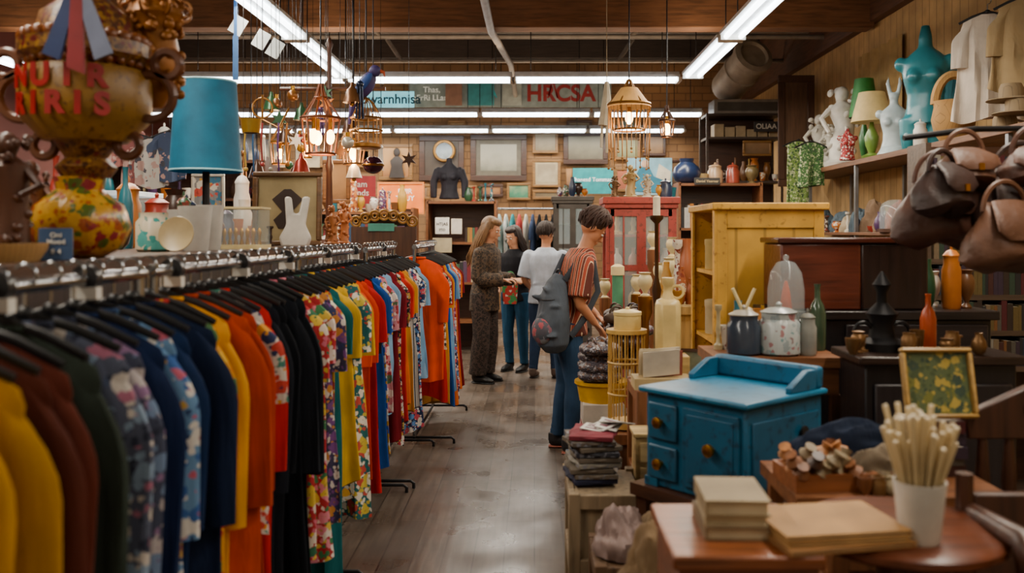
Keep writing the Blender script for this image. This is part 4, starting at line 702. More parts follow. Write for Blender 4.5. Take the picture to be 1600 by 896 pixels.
# leather bags
o=T('bag_stand','dark metal post stand for hanging bags','stand',(2.05,3.62,0));P(o,'post',MB().tube([(0,0,0),(0,0,1.98)],.018,8),IRON);P(o,'base',MB().cyl((0,0,0),.2,.02,20),IRON)
for q,zz in((-.1,1.92),(-.25,1.72)): P(o,'arm',MB().tube([(-.6,q,zz),(-.3,q*.6,zz+.04),(0,0,zz+.05)],.012),IRON)
LE=[mat('#4e2e20',.5,kind='leather'),mat('#34201a',.5,kind='leather'),mat('#603e2a',.5,kind='leather')]
def bag(x,y,z,w,h,m,lb,rz=0):
    o=T('leather_bag',lb,'handbag',(x,y,z),rz);b=MB();n=32;v=[];f=[];K=12;s_=x*7
    for j in range(K+1):
        t=j/K;rw=w*.5*(1-.5*max(0,t-.45)/.55)*(math.sin(min(1,(t+.08)*4)*pi/2))*(1.02);rd=.1*(1-t)**.55*(math.sin(min(1,(t+.1)*3.5)*pi/2))+.012
        for i in range(n):
            a=2*pi*i/n;k=1+.07*sin(a*3+s_+t*4)+.04*sin(a*7+t*9+s_);v.append((rw*cos(a)*k,rd*sin(a)*k,t*h-.02*cos(a*2)*(1-t)-.012*abs(sin(a*2+s_))*t))
    for j in range(K):
        for i in range(n): i2=(i+1)%n;f.append((j*n+i,j*n+i2,(j+1)*n+i2,(j+1)*n+i))
    f.append(tuple(range(n)));f.append(tuple(K*n+i for i in range(n)));b.add(v,f,True);P(o,'bag_body',b,m)
    P(o,'flap',MB().tube([(0,-.02,h*.99),(0,-.075,h*.8),(0,-.098,h*.55),(0,-.1,h*.42)],[w*.24,w*.34,w*.34,w*.2],20,[.012]*4,side=(1,0,0)),m);P(o,'strap',MB().ring((0,0,h*.85),w*.3,.01,rot=(pi/2,0,0),a0=0,a1=pi,sy=1.2),m);P(o,'buckle',MB().cb((0,-.115,h*.5),(.02,.006,.025)),BRASS)
bag(1.56,3.45,1.5,.34,.28,LE[0],'brown leather satchel hanging from a stand',.1);bag(1.82,3.35,1.5,.36,.3,LE[1],'dark brown leather handbag hanging from a stand',-.1);bag(1.69,3.22,1.42,.3,.24,LE[2],'brown leather shoulder bag with flap',.2)
bag(1.93,3.15,1.34,.28,.26,LE[1],'dark leather bag with long strap',0);bag(1.62,3.38,1.72,.26,.14,LE[2],'small tan leather purse on top of the bags',.1);bag(1.84,3.28,1.72,.28,.14,LE[0],'soft brown leather pouch on top of the bags',-.3);bag(1.5,3.3,1.62,.22,.18,LE[1],'small dark leather pouch beside the satchel',.4)
# foreground tables
TW=mat('#7e4420',.35,kind='woodx')
o=T('side_table','warm brown wooden side table with drawer front','table',(.31,1.92,0));P(o,'table_top',MB().box(-.015,-.02,.83,.31,.36,.86),TW,bev=.006);P(o,'body',MB().box(0,0,.6,.3,.34,.83),mat('#6e3a1c',.35,kind='woodx'),bev=.004)
for q in(.02,.28):
    for t in(.02,.32): P(o,'leg',MB().box(q-.02,t-.02,0,q+.02,t+.02,.6),MDW)
dr=P(o,'drawer',MB().box(.03,-.012,.64,.27,0,.8),mat('#7a401e',.35,kind='woodx'),bev=.005);P(dr,'knob',MB().ell((.15,-.02,.72),.014),BRASS)
o=T('round_table','round dark brown wooden pedestal table','table',(.865,2.12,0));P(o,'table_top',MB().lathe([(.22,.825),(.235,.835),(.235,.85),(.22,.86)],n=40),mat('#5e2f18',.3,kind='woodx'));P(o,'pedestal',MB().lathe([(.18,0),(.16,.04),(.04,.1),(.05,.3),(.08,.45),(.04,.6),(.06,.8),(.12,.825)],n=20),DKW)
z=.86
for i,(ww,dd,t,c) in enumerate(((.15,.2,.03,'#7a6448'),(.14,.19,.022,'#a89878'),(.145,.2,.035,'#8e7c5c'))):
    T('book','cloth-bound old book with pale pages in a small stack','book',(.46,2.1,z),R.uniform(-.08,.08),MB().box(-ww/2,-dd/2,0,ww/2,dd/2,.004).box(-ww/2,-dd/2,t-.004,ww/2,dd/2,t).box(-ww/2,-dd/2,.004,-ww/2+.005,dd/2,t-.004).m(1).box(-ww/2+.005,-dd/2+.006,.004,ww/2-.006,dd/2-.006,t-.004),[mat(c,.7),mat('#b8a88a',.8)],group='book stack on side table');z+=t+.001
z=.862
for i,(ww,dd,t,c) in enumerate(((.3,.24,.012,'#986a38'),(.28,.22,.01,'#b48a50'),(.29,.22,.014,'#a87c44'))):
    T('folder','tan card folder lying flat on the tables','folder',(.665,2.04,z),.12+R.uniform(-.1,.1),MB().box(-ww/2,-dd/2,0,ww/2,dd/2,t*.3).box(-ww/2,-dd/2,t*.7,ww/2,dd/2,t).m(1).box(-ww/2+.008,-dd/2+.004,t*.3,ww/2-.01,dd/2-.01,t*.7),[mat(c,.7),mat('#b8a88a',.8)],group='card folders',bev=.001);z+=t+.001
x,y=.86,2.0;prop('paper_cup','plain white cup with rim holding pale sticks','cup','cup',x,y,.86,.057,.135,mat('#ccc8c0',.5))
st_=mesh('wooden_stick',MB().tube([(0,0,0),(0,0,.22),(0,0,.29)],[.0035,.005,.0068],8).m(1).tube([(0,0,.29),(0,0,.295)],[.0068,.005],8),[mat('#cdb98e',.6),mat('#e0d0b0')])
for i in range(48):
    a=i*2.4;f_=math.sqrt(i/48);t=.3*f_
    o=T('wooden_stick','pale wooden stick standing in a white cup','stick',(x+.008*f_*cos(a),y+.008*f_*sin(a),.87),rot=(-sin(a)*t,cos(a)*t,0),me=st_,group='sticks in cup');o.scale=(1,1,R.uniform(.72,1.02))
o=T('low_table','low wooden table holding trays and cloths','table',(1.05,2.66,0));P(o,'table_top',MB().box(-.33,-.2,.78,.27,.2,.82),MDX)
for q in(-.29,.22):
    for t in(-.17,.17): P(o,'leg',MB().box(q-.02,t-.02,0,q+.02,t+.02,.78),MDW)
o=T('wooden_tray','brown wooden tray of carved pieces','tray',(.84,2.6,.82),.1)
TR=mat('#8a5028',.5,kind='woodx');P(o,'tray_base',MB().box(-.12,-.09,0,.12,.09,.01),TR)
for a in((-.12,-.09,.01,.12,-.08,.05),(-.12,.08,.01,.12,.09,.05),(-.12,-.08,.01,-.11,.08,.05),(.11,-.08,.01,.12,.08,.05)): P(o,'tray_side',MB().box(*a),TR)
for i in range(22): T('carved_piece','small carved brown wooden piece in a tray','ornament',(.75+.036*(i%6),2.54+.05*(i//6%3),.835+.03*(i//12)),i,MB().lathe([(.02,0),(.012,.02),(.025,.045),(.012,.06),(.018,.075)],n=10,rot=(.6,0,0)),R.choice([MDW,mat('#a86e3c',.5,kind='wood'),DKW,mat('#8a7a5e',.5)]),group='carved pieces')
heap('cloth_bundle','crumpled grey-brown cloth bundle on low table','cloth',1.03,2.6,.82,.28,.22,.12,mat('#6e604e',.85,kind='fabric'),2);heap('cloth_bundle','crumpled navy cloth bundle on low table','cloth',1.0,2.78,.82,.5,.14,.15,mat('#1a2438',.85,kind='fabric'),5)
for i in range(12): prop('brass_trinket','small brown or brass trinket among cloths on low table','ornament',['bowl','jar','bulb','cup'][i%4],.92+.035*(i%6),2.49+.04*(i//6),.82,.022,.05,[MDW,mat('#7a5832',.4,.6),mat('#9a8a6a',.5)][i%3],group='trinkets on low table')
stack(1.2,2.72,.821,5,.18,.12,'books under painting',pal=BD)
o,w_,h_=frame(1413,545,1525,655,2.68,mat('#a07c3c',.45,kind='woodx'),mat('#4c5a34',.6,kind='floral',cols=('#6a6a24','#a8923a','#3a4a26','#2a4030'),sc=30),'gilt framed painting of yellow flowers leaning back',.014,-.25)
CHW=mat('#432617',.4,kind='wood')
o=T('wooden_chair','dark carved wooden chair with spindle back','chair',(1.5,2.52,0))
P(o,'seat',MB().box(-.19,-.2,.42,.21,.2,.46),CHW,bev=.01)
for q in(-.17,.19):
    for t in(-.17,.18): P(o,'leg',MB().lathe([(.016,0),(.025,.1),(.018,.2),(.028,.32),(.022,.42)],(q,t,0),12),CHW)
for k in range(5): P(o,'spindle',MB().lathe([(.012,.46),(.02,.6),(.01,.68),(.022,.8),(.012,.95)],(-.15+.08*k,.18,0),10),CHW)
P(o,'top_rail',MB().poly([(-.2,.93),(.22,.93),(.23,1.0),(.12,1.05),(.01,1.1),(-.1,1.05),(-.21,1.0)],.04,(0,.18,0)).ell((.01,.16,1.02),(.05,.02,.04)),CHW,bev=.006)
for q in(-.18,.2): P(o,'armrest',MB().tube([(q,.18,.72),(q,0,.74),(q,-.16,.72),(q,-.2,.68)],[.018,.022,.025,.02],10),CHW);P(o,'arm_support',MB().lathe([(.014,.46),(.022,.6),(.014,.72)],(q,-.14,0),10),CHW)
o=T('scroll_armchair','dark carved armchair with scrolled wooden arms','chair',(1.17,2.02,0))
P(o,'seat',MB().box(-.1,-.15,.4,.3,.22,.45),CHW,bev=.01)
for q in(-.08,.28):
    for t in(-.12,.2): P(o,'leg',MB().tube([(q,t,0),(q,t,.4)],[.018,.025],10),CHW)
P(o,'armrest',MB().tube([(-.09,.2,.86),(-.1,.05,.87),(-.11,-.08,.88),(-.12,-.14,.85),(-.11,-.14,.81),(-.1,-.11,.82)],[.02,.025,.028,.025,.02,.015],10),CHW);P(o,'arm_support',MB().tube([(-.09,-.08,.44),(-.12,-.06,.6),(-.09,-.07,.72),(-.1,-.06,.87)],[.02,.03,.02,.022],10),CHW)
P(o,'backrest',MB().box(-.08,.2,.45,.28,.23,.9),CHW,bev=.006)
for q in(-.1,.3): P(o,'back_post',MB().tube([(q,.21,.42),(q,.21,.95)],.022),CHW)
# small frames and boxes propped on the right-hand side
for x,y,z,w,h,c,cc,lb in((.8,4.36,.84,.09,.14,'#3c2214',('#3a4a4a','#8a8a6a'),'small dark framed picture propped by the cupboard'),(.72,3.98,.5,.1,.16,'#7e5828',('#5a3a2a','#a87a4a'),'small gilt framed picture leaning in a crate'),(1.3,4.02,1.2,.001,.001,'#3c2214',('#3a3a3a','#555555'),'')):
    if not lb: continue
    o=T('picture_frame',lb,'picture',(x,y,z),rot=(-.15,0,-.3));P(o,'frame',MB().box(-w,-.015,0,w,0,.015).box(-w,-.015,h-.015,w,0,h).box(-w,-.015,.015,-w+.015,0,h-.015).box(w-.015,-.015,.015,w,0,h-.015),mat(c,.4,kind='woodx'));P(o,'print',MB().box(-w+.015,-.008,.015,w-.015,-.002,h-.015),A(*cc,sc=12))
crate('dark brown wooden box stored under the low table',.8,2.5,0,1.25,2.85,.5,DKW);crate('brown wooden box stacked under the low table',.84,2.52,.5,1.15,2.8,.7,MDW)
heap('cloth_bundle','dark red crumpled cloth draped beside the dresser','cloth',.56,2.78,.5,.2,.2,.14,mat('#4a1e20',.85,kind='fabric'),31)
crate('tan wooden box beside the khaki bundle',.47,2.66,0,.66,2.9,.5,GW)
# bundles beside dresser
z=.57
for i in range(9):
    cn,c=R.choice([('charcoal','#2a2a32'),('brown','#4e443a'),('taupe','#645a4e'),('navy','#282a3e'),('wine','#702a34'),('grey','#7a756a')]);b=MB().ell((0,0,.012),(.1,.13,.015),16).box(-.085,-.12,.002,.085,.12,.02)
    T('folded_garment','flat folded '+cn+' garment in a pile on a crate','folded clothes',(.225+R.uniform(-.02,.02),3.58,z),R.uniform(-.3,.3),b,mat(c,.8,kind='floral',cols=(c,'#6a6a72',c),sc=50) if i%2 else mat(c,.8,kind='fabric'),group='folded garments',bev=.006);z+=.021
for i in range(4): T('paper_leaflet','crumpled printed white leaflet on the cloth pile','leaflet',(.24+.03*i,3.6,z+.005+.006*i),rot=(R.uniform(-.2,.2),R.uniform(-.3,.3),R.uniform(-.8,.8)),mb=MB().box(-.045,-.06,0,.045,.06,.003).m(1).box(-.03,-.04,.003,.03,-.02,.004).box(-.03,0,.003,.02,.015,.004).box(-.03,.03,.003,.03,.045,.004),mats=[mat('#c0bcb4',.7),mat('#6a3a4a')],group='leaflets')
o=T('small_chest','small cream painted chest with two drawers','chest',(.48,3.62,.5));c_=mat('#b09460',.6,kind='woodx');P(o,'body',MB().box(-.07,0,0,.09,.15,.22),c_,bev=.004);P(o,'lid',MB().box(-.08,-.01,.22,.1,.16,.235),c_,bev=.003)
for z0 in(.02,.12): dr=P(o,'drawer',MB().box(-.055,-.01,z0,.075,0,z0+.08),mat('#bea270',.6,kind='woodx'),bev=.003);P(dr,'knob',MB().ell((.01,-.015,z0+.04),.009),BRASS)
crate('low brown wicker-sided crate on the floor',.2,2.95,0,.46,3.28,.45,mat('#5e442c',.7,kind='slat',sc=60));heap('wrapped_bundle','crumpled pale pinkish wrapped bundle on a crate','bundle',.3,3.1,.45,.24,.28,.18,mat('#96807a',.5,kind='fabric'),8,fr=1.6)
heap('cloth_bundle','crumpled beige cloth bundle on a wicker crate','cloth',.42,3.12,.45,.16,.22,.14,mat('#8a7458',.85,kind='fabric'),12,fr=1.6)
crate('dark wooden box stuffed with cloth',.26,2.35,0,.46,2.75,.5,mat('#503822',.7,kind='slat',sc=60));heap('cloth_bundle','crumpled khaki brown cloth bundle','cloth',.36,2.58,.5,.26,.38,.22,mat('#7a6246',.85,kind='fabric'),9,fr=1.5)
heap('paper_bundle','crumpled brown wrapping paper between crates','paper',.33,2.85,.0,.26,.16,.46,mat('#6e5a40',.85,kind='fabric'),14,fr=1.8)
T('paper_sheets','loose pale paper sheets resting beside cupboard','paper',(.76,4.12,.845),.4,MB().box(-.08,-.08,0,.08,.08,.012).cb((.02,0,.02),(.16,.15,.004),(.1,.15,.3)),mat('#b8bcc8',.6))
# ------------ left counter
o=T('display_counter','long dark wooden display counter behind the clothes rack','counter',(-1.32,1.3,0));P(o,'counter_top',MB().box(-.9,0,1.43,0,5.2,1.47),mat('#4f3422',.4,kind='woody'),bev=.004);P(o,'body',MB().box(-.88,.03,0,-.03,5.17,1.43),mat('#33231a',.6,kind='wood'))
CT=1.47
YV=mat('#b8881a',.3,kind='floral',cols=('#8a2832','#9c4a14','#b8881a','#4e5e20','#c09024'),sc=26)
prop('painted_vase','bulbous yellow painted vase with red flowers on the counter','vase','bulb',-1.41,2.78,CT,.15,.25,YV)
UX=-1.39;o=T('carved_urn','ornate yellow and red carved urn with scroll handles and lettering','urn',(UX,2.78,1.72));OR=mat('#744c18',.4,kind='floral',cols=('#4c2410','#946a20','#5e1614','#3a1e0e','#744c18'),sc=50)
P(o,'urn_body',MB().lathe([(.07,0),(.09,.03),(.06,.06),(.1,.12),(.17,.2),(.18,.3),(.15,.34),(.19,.37),(.19,.41),(.12,.42)],n=28),OR);P(o,'panel',MB().lathe([(.12,.11),(.178,.17),(.19,.22),(.19,.3),(.172,.33)],n=28),mat('#8e661a',.45,kind='scuffed',cols=('#5a3a12',),sc=8))
RL=mat('#9a1414',.4)
for k,ch in enumerate('NUIR'): a=-pi/2+(k-1.5)*.4;text(o,ch,(.196*cos(a),.196*sin(a),.285),.09,RL,rot=(pi/2,0,a+pi/2),fat=.05)
for k,ch in enumerate('RIRIS'): a=-pi/2+(k-2)*.34;text(o,ch,(.192*cos(a),.192*sin(a),.205),.09,RL,rot=(pi/2,0,a+pi/2),fat=.05)
for q in(1,-1):
    for cx,cz,r_ in((.2,.25,.07),(.25,.35,.04),(.13,.1,.035)): P(o,'handle_scroll',MB().ring((q*cx,0,cz),r_,.015,rot=(pi/2,0,0)),mat('#5e3212',.4))
for nm,rr,zz,s_ in(('rim_beads',.17,.42,.022),('shoulder_beads',.158,.35,.014)):
    b=MB()
    for i in range(26): a=2*pi*i/26;b.ell((rr*cos(a),rr*sin(a),zz),(s_,s_,s_),8)
    P(o,nm,b,mat('#7a4212',.4))
P(o,'dome',MB().lathe([(.15,.42),(.13,.5),(.06,.56),(.04,.62)],n=20),mat('#4c2810',.4,kind='floral',cols=('#744c18','#5e1614','#946a20'),sc=50))
o=T('ribbon_bow','blue and white ribbon bow with red tails hanging above the urn','ribbon',(-1.3,2.55,2.26));BR=mat('#182f62',.5)
for q in(1,-1): P(o,'bow_loop',MB().ring((q*.08,0,.02),.065,.022,rot=(pi/2,0,q*.3),sy=.6),BR);P(o,'tail',MB().poly([(q*-.01,0),(q*.02,0),(q*.1,-.2),(q*.05,-.22)],.01),mat('#7a84a0') if q>0 else BR)
P(o,'red_tail',MB().poly([(-.015,0),(.015,0),(.02,-.26),(-.03,-.24)],.012),mat('#8a1820'));P(o,'cord',MB().tube([(0,0,0),(0,0,1.5)],.004),IRON)
GO=mat('#8e5614',.4,.3,sc=14);o=T('gilt_ornament','gilded carved hanging ornament with glass globe','ornament',(XX(243,2.9),2.9,2.05))
r=random.Random(4);b=MB().lathe([(.02,-.1),(.06,-.04),(.08,.05),(.06,.15),(.09,.2),(.05,.3)],n=18)
for i in range(120): a=r.uniform(0,6.3);z=r.uniform(-.06,.28);b.ell((.075*cos(a),.075*sin(a),z),(.017,.009,.017),8,(r.random()*3,r.random()*3,0))
for i in range(8): a=i*pi/4;b.ring((.09*cos(a),.09*sin(a),.22),.025,.006,rot=(pi/2,0,a))
P(o,'carved_body',b,GO);P(o,'glass_globe',MB().ell((0,0,.34),(.1,.1,.09),16),GLS);P(o,'cord',MB().tube([(0,0,.3),(0,0,2.2)],.005),IRON)
for px,c,h,d in((12,'#4a2a1a',.36,2.5),(48,'#6a4028',.3,2.75),(0,'#8a5c34',.24,2.95)):
    statue('carved_figurine','ornate dark carved wooden figurine on the counter',XX(px,d),d,CT,h,mat(c,.4,kind='wood'),int(px)+70,.5)
clutter(-2.1,-1.9,2.6,6.3,CT,16,'dark display counter',seed=41,along='y',r=(.05,.08),h=(.2,.42));clutter(-1.75,-1.6,3.9,6.4,CT,12,'long display counter',seed=42,along='y',r=(.035,.06),h=(.12,.28));clutter(-1.5,-1.4,5.0,6.0,CT,7,'edge of the display counter',seed=43,along='y',r=(.03,.045),h=(.1,.2))
o=T('wicker_tray','brown woven tray on the counter','tray',(-1.52,2.4,CT));P(o,'tray_body',MB().lathe([(.17,0),(.19,.03),(.195,.05),(.17,.05),(.165,.015)],n=28),WIC)
pc=sign(105,338,160,400,2.2,mat('#2a4468',.5),[('Oni\nMood',0,.65,.2),('$ 4',0,.25,.2)],'small blue and white price card leaning by the vase',WHT,'price_card','card',.006,rot=(-.35,0,.5));pc.location=(-1.335,2.5,CT)
prop('patterned_jar','rounded cream jar with teal blotches','jar','jar',XX(240,3.7),3.7,CT,.07,.16,mat('#c8bca0',.4,kind='floral',cols=('#2f8a84','#c8bca0','#4a9a94'),sc=14))
for i,(px,d,h,r_,pr) in enumerate(((283,4.0,.18,.06,'cup'),(305,3.8,.19,.07,'cup'),(328,4.0,.2,.06,'cup'),(318,4.2,.2,.06,'jar'))): prop('white_vase','plain white ceramic vase on the counter','vase',pr,XX(px,d),d,CT,r_,h,mat('#c8c4bc',.35),group='white vases')
T('china_plate','round cream plate with gold rim leaning upright','plate',(XX(285,3.65),3.6,CT+.07),rot=(1.35,0,0),mb=MB().lathe([(.03,0),(.05,.005),(.072,.015),(.07,.018),(.045,.01)],n=28),mats=mat('#b8a47a',.3))
o=T('glass_case','small clear glass display case with brass figures','display case',(XX(378,4.3),4.3,CT));P(o,'glass_box',MB().box(-.11,-.08,.02,.11,.08,.19),GLS);P(o,'case_base',MB().box(-.115,-.085,0,.115,.085,.02),CRM);P(o,'case_lid',MB().box(-.115,-.085,.19,.115,.085,.2),CRM)
for k in range(7): P(o,'brass_figure',MB().lathe([(.012,.02),(.006,.05),(.012,.08),(.004,.1)],(-.085+.028*k,0,0),8),BRASS)
d=4.6;x=XX(322,d);o=T('table_lamp','table lamp with tall teal blue drum shade','lamp',(x,d,CT));P(o,'base',MB().lathe([(.09,0),(.09,.02),(.03,.04),(.018,.08),(.018,.45)],n=18),IRON)
P(o,'lamp_shade',MB().lathe([(.178,.39),(.15,.85),(.147,.85),(.175,.39)],n=32),mat('#0a6482',.7,emit=.12))
for zz,rr in((.395,.178),(.85,.15)): P(o,'shade_trim',MB().ring((0,0,zz),rr,.005),mat('#8fc0c4',.5,emit=.3))
P(o,'bulb',MB().ell((0,0,.5),.03),WARM)
l=bpy.data.lights.new('bulb_light','POINT');l.energy=6;l.color=(1,.75,.5);l.shadow_soft_size=.05;ob('bulb_light',l,(0,0,.44),par=o)
o,w_,h_=frame(395,272,503,388,5.2,mat('#6a4826',.4,kind='woodx'),mat('#a89468',.7),'brown framed cream picture of a dark silhouette vase',.03,-.06)
P(o,'silhouette',MB().lathe([(.05,.1),(.08,.15),(.03,.2),(.09,.27),(.02,.33)],(0,-.014,.0),16,sy=.05),mat('#3a2a22'));o.location.z=CT
o=T('necklace_bust','white neck bust jewellery display','display bust',(XX(461,4.7),4.7,CT));P(o,'bust',MB().poly([(-.07,0),(.07,0),(.085,.05),(.05,.12),(.07,.27),(.03,.27),(.015,.18),(-.015,.18),(-.03,.27),(-.065,.27),(-.05,.12),(-.085,.05)],.03,rot=(-.15,0,0)),mat('#c8c0b4',.5),bev=.012)
for i,(px,h,c) in enumerate(((520,.25,'#a86634'),(537,.28,'#b86e38'),(512,.18,'#7a4c2a'))): statue('wooden_figurine','carved orange-brown wooden figure on the counter',XX(px,5.6+.15*i),5.6+.15*i,CT,h,mat(c,.5,kind='wood'),i+20,.35)
# ------------ hanging things
AM=mat('#8e6024',.35,.6)
def lantern(px,py0,py1,d,w,m,label,bulbs=1,ztop=3.74,shade=None,e=12):
    z0=ZZ(py1,d);h=ZZ(py0,d)-z0;o=T('hanging_lantern',label,'lantern',(XX(px,d),d,z0))
    b=MB()
    for i in range(6): a=2*pi*i/6;b.tube([(w*.75*cos(a),w*.75*sin(a),h*.08),(w*cos(a),w*sin(a),h*.55),(w*.3*cos(a),w*.3*sin(a),h*.82),(.01*cos(a),.01*sin(a),h)],.007,6)
    b.ring((0,0,h*.08),w*.75,.008).ring((0,0,h*.55),w,.01).ring((0,0,h*.82),w*.3,.008);P(o,'frame',b,m)
    for i in range(bulbs):
        a=2*pi*i/max(1,bulbs);rr=w*.5 if bulbs>1 else 0;P(o,'bulb',MB().ell((rr*cos(a),rr*sin(a),h*.3),(.03,.03,.05)),WARM);P(o,'socket',MB().cyl((rr*cos(a),rr*sin(a),h*.4),.014,.08,10),BRASS)
    if shade: P(o,'lamp_shade',MB().lathe([(w*1.05,h*.5),(w*.4,h*.85),(w*.38,h*.85),(w*1.0,h*.5)],n=24),shade)
    P(o,'cord',MB().tube([(0,0,h),(0,0,ztop-z0)],.005,6),IRON)
    l=bpy.data.lights.new('bulb_light','POINT');l.energy=e;l.color=(1,.6,.27);l.shadow_soft_size=.05;ob('bulb_light',l,(0,-.02,h*.15),par=o);return o,w,h
lantern(501,132,250,6.0,.13,mat('#6e3a1c',.4,.3),'red-brown metal hanging lantern with glowing bulbs',3)
o,w_,h_=lantern(983,125,210,6.8,.16,AM,'gilt hanging lantern with amber shade and bead fringe',1,shade=mat('#b88848',.6,emit=.5))
for i in range(28): a=2*pi*i/28;P(o,'bead_strand',MB().tube([(w_*cos(a),w_*sin(a),h_*.5),(w_*cos(a),w_*sin(a),h_*.1),(w_*cos(a)*.97,w_*sin(a)*.97,-.12-.07*(i%3))],.003,5).ell((w_*cos(a)*.97,w_*sin(a)*.97,-.12-.07*(i%3)),.01,6),mat('#8a6430',.4,.5))
lantern(1042,165,218,7.2,.06,mat('#3a2418',.4,.4),'small dark hanging pendant lamp with warm bulb',1)
lantern(552,190,262,6.6,.09,mat('#6e4a24',.4,.4),'small bronze hanging lamp with warm bulb',1)
lantern(438,190,262,8.2,.1,AM,'gilt hanging lamp above the far shelves',1)
lantern(480,200,250,7.6,.05,AM,'slim brass hanging lamp with warm bulb',1,e=8)
lantern(540,205,240,7.9,.045,AM,'tiny brass hanging lamp with warm bulb',1,e=6)
o=T('pole_stand','dark turned wooden pole stand holding hanging ornaments','stand',(-1.46,6.38,CT));PW=mat('#4a2a1a',.4,kind='wood');P(o,'pole',MB().lathe([(.1,0),(.09,.03),(.03,.06),(.02,.5),(.03,.55),(.018,.6),(.018,.9),(.03,.95),(.018,1.0),(.016,1.38),(.028,1.42),(.005,1.47)],n=14),PW);P(o,'crossbar',MB().tube([(-.35,0,1.1),(.4,0,1.1)],.014),PW)
o=T('hanging_parrot','purple and blue cloth parrot ornament on a gilt cage','ornament',(XX(572,5.9),5.9,2.1))
b=MB().lathe([(.09,0),(.1,.01),(.1,.03),(.03,.05)],n=18).ring((0,0,.2),.1,.007).ring((0,0,.12),.105,.007)
for i in range(10): a=i*pi/5;b.tube([(.1*cos(a),.1*sin(a),.03),(.1*cos(a),.1*sin(a),.2),(.05*cos(a),.05*sin(a),.3),(0,0,.34)],.004,6)
P(o,'cage_frame',b,AM)
P(o,'bird_body',MB().ell((0,0,.42),(.055,.05,.1),12,(0,.5,0)).ell((.06,-.01,.51),(.04,.035,.04)).tube([(-.04,0,.36),(-.09,0,.28),(-.11,0,.16)],[.03,.022,.01],8),mat('#3e3068',.6));P(o,'wing',MB().ell((-.01,-.05,.42),(.03,.015,.09),10,(0,.7,0)),mat('#1a4288',.6));P(o,'beak',MB().tube([(.09,-.01,.51),(.12,-.01,.5),(.125,-.01,.47)],[.014,.01,.003],8),mat('#b84818'));P(o,'cord',MB().tube([(0,0,.5),(0,0,1.64)],.005),IRON)
o=T('glass_bauble','dark red and blue glass bauble with finial','ornament',(XX(583,6.1),6.1,ZZ(272,6.1)));P(o,'ball',MB().ell((0,0,.06),(.07,.07,.06),18),mat('#3a1c2c',.1,.3));P(o,'band',MB().ring((0,0,.06),.07,.008),BRASS);P(o,'cord',MB().tube([(0,0,.1),(0,0,3.75-ZZ(272,6.1))],.004),IRON)
q_=random.Random(55)
for i in range(34):
    px=q_.uniform(378,640);py=q_.uniform(150,285);d=q_.choice((5.7,6.25,6.35,6.6,7.6,8.1,8.6));z=ZZ(py,d);cn,c=q_.choice(CN);k=i%4
    nm,ct=(('hanging_bell','bell'),('hanging_ball','ornament'),('hanging_tassel','tassel'),('hanging_star','ornament'))[k]
    o=T(nm,'small %s %s hanging on a long cord'%(cn,('bell','glass ball','beaded tassel','pierced star')[k]),ct,(XX(px,d),d,z),group='hanging trinkets');m=mat(c,.3,.4)
    if k==0: P(o,'bell_body',MB().lathe([(.06,0),(.05,.03),(.035,.08),(.015,.1),(.01,.13)],n=16),m);P(o,'clapper',MB().ell((0,0,-.01),.015),BRASS)
    elif k==1: P(o,'ball',MB().ell((0,0,.05),.04,14),m);P(o,'cap',MB().cyl((0,0,.085),.015,.03,10),BRASS)
    elif k==2:
        P(o,'knot',MB().ell((0,0,.1),.025,10),m);b=MB()
        for j in range(8): b.tube([(.015*cos(j),.015*sin(j),.1),(.025*cos(j),.025*sin(j),-.12)],.005,5)
        P(o,'fringe',b,m)
    else: P(o,'star',MB().poly([((.06 if j%2 else .025)*cos(j*pi/6),.06+(.06 if j%2 else .025)*sin(j*pi/6)) for j in range(12)],.015),m)
    P(o,'cord',MB().tube([(0,0,.1),(0,0,(3.76 if abs(d-7)<.12 else 4.6)-z)],.002),IRON)
d=5.4;z=ZZ(200,d);o=T('jewellery_hanger','branching wire jewellery hanger with necklaces and beads','jewellery stand',(XX(410,d),d,z))
P(o,'wire_frame',MB().tube([(-.16,0,.1),(-.1,0,0),(0,0,.05),(.1,0,0),(.16,0,.12)],.007).tube([(0,0,.05),(0,0,.2)],.007).ring((0,0,.12),.06,.006,rot=(pi/2,0,0)),AM);P(o,'cord',MB().tube([(0,0,.2),(0,0,4.6-z)],.003),IRON)
for k,c in enumerate(('#7a2450','#a88a38','#244e78','#983232','#b8b0a0','#5a3276','#a86824')):
    P(o,'bead_strand',MB().tube([(-.15+.05*k,0,.03),(-.155+.05*k,-.01,-.1),(-.15+.05*k,0,-.2-.03*(k%3))],.006).ell((-.15+.05*k,0,-.22-.03*(k%3)),.014),mat(c,.3))
d=5.2;z=ZZ(208,d);o=T('gilt_basket','small gold metal basket hanging from the jewellery display','basket',(XX(392,d),d,z));P(o,'basket_body',MB().lathe([(.04,0),(.055,.08),(.06,.08),(.05,.0)],n=14),mat('#a88028',.3,.5));P(o,'cord',MB().tube([(0,0,.08),(0,0,4.6-z)],.002),IRON)
for px,py in((372,40),(408,62),(430,76)):
    d=6.9;o=T('hanging_tag','white card price tag hanging from the light fixture','tag',(XX(px,d),d,ZZ(py,d)),.3,group='hanging tags');P(o,'card',MB().cb((0,0,0),(.1,.004,.14),(0,.5,0)),mat('#98a0a0'));P(o,'string',MB().tube([(0,0,.06),(.0,0,.35)],.002,5),BLK)
T('cloth_strip','narrow blue cloth strip hanging from the light','ribbon',(XX(368,6.7),6.7,ZZ(125,6.7)),0,MB().box(-.02,-.004,0,.02,.004,.33).box(-.012,-.004,.33,.012,.004,.9),mat('#1f4a7a',.7))
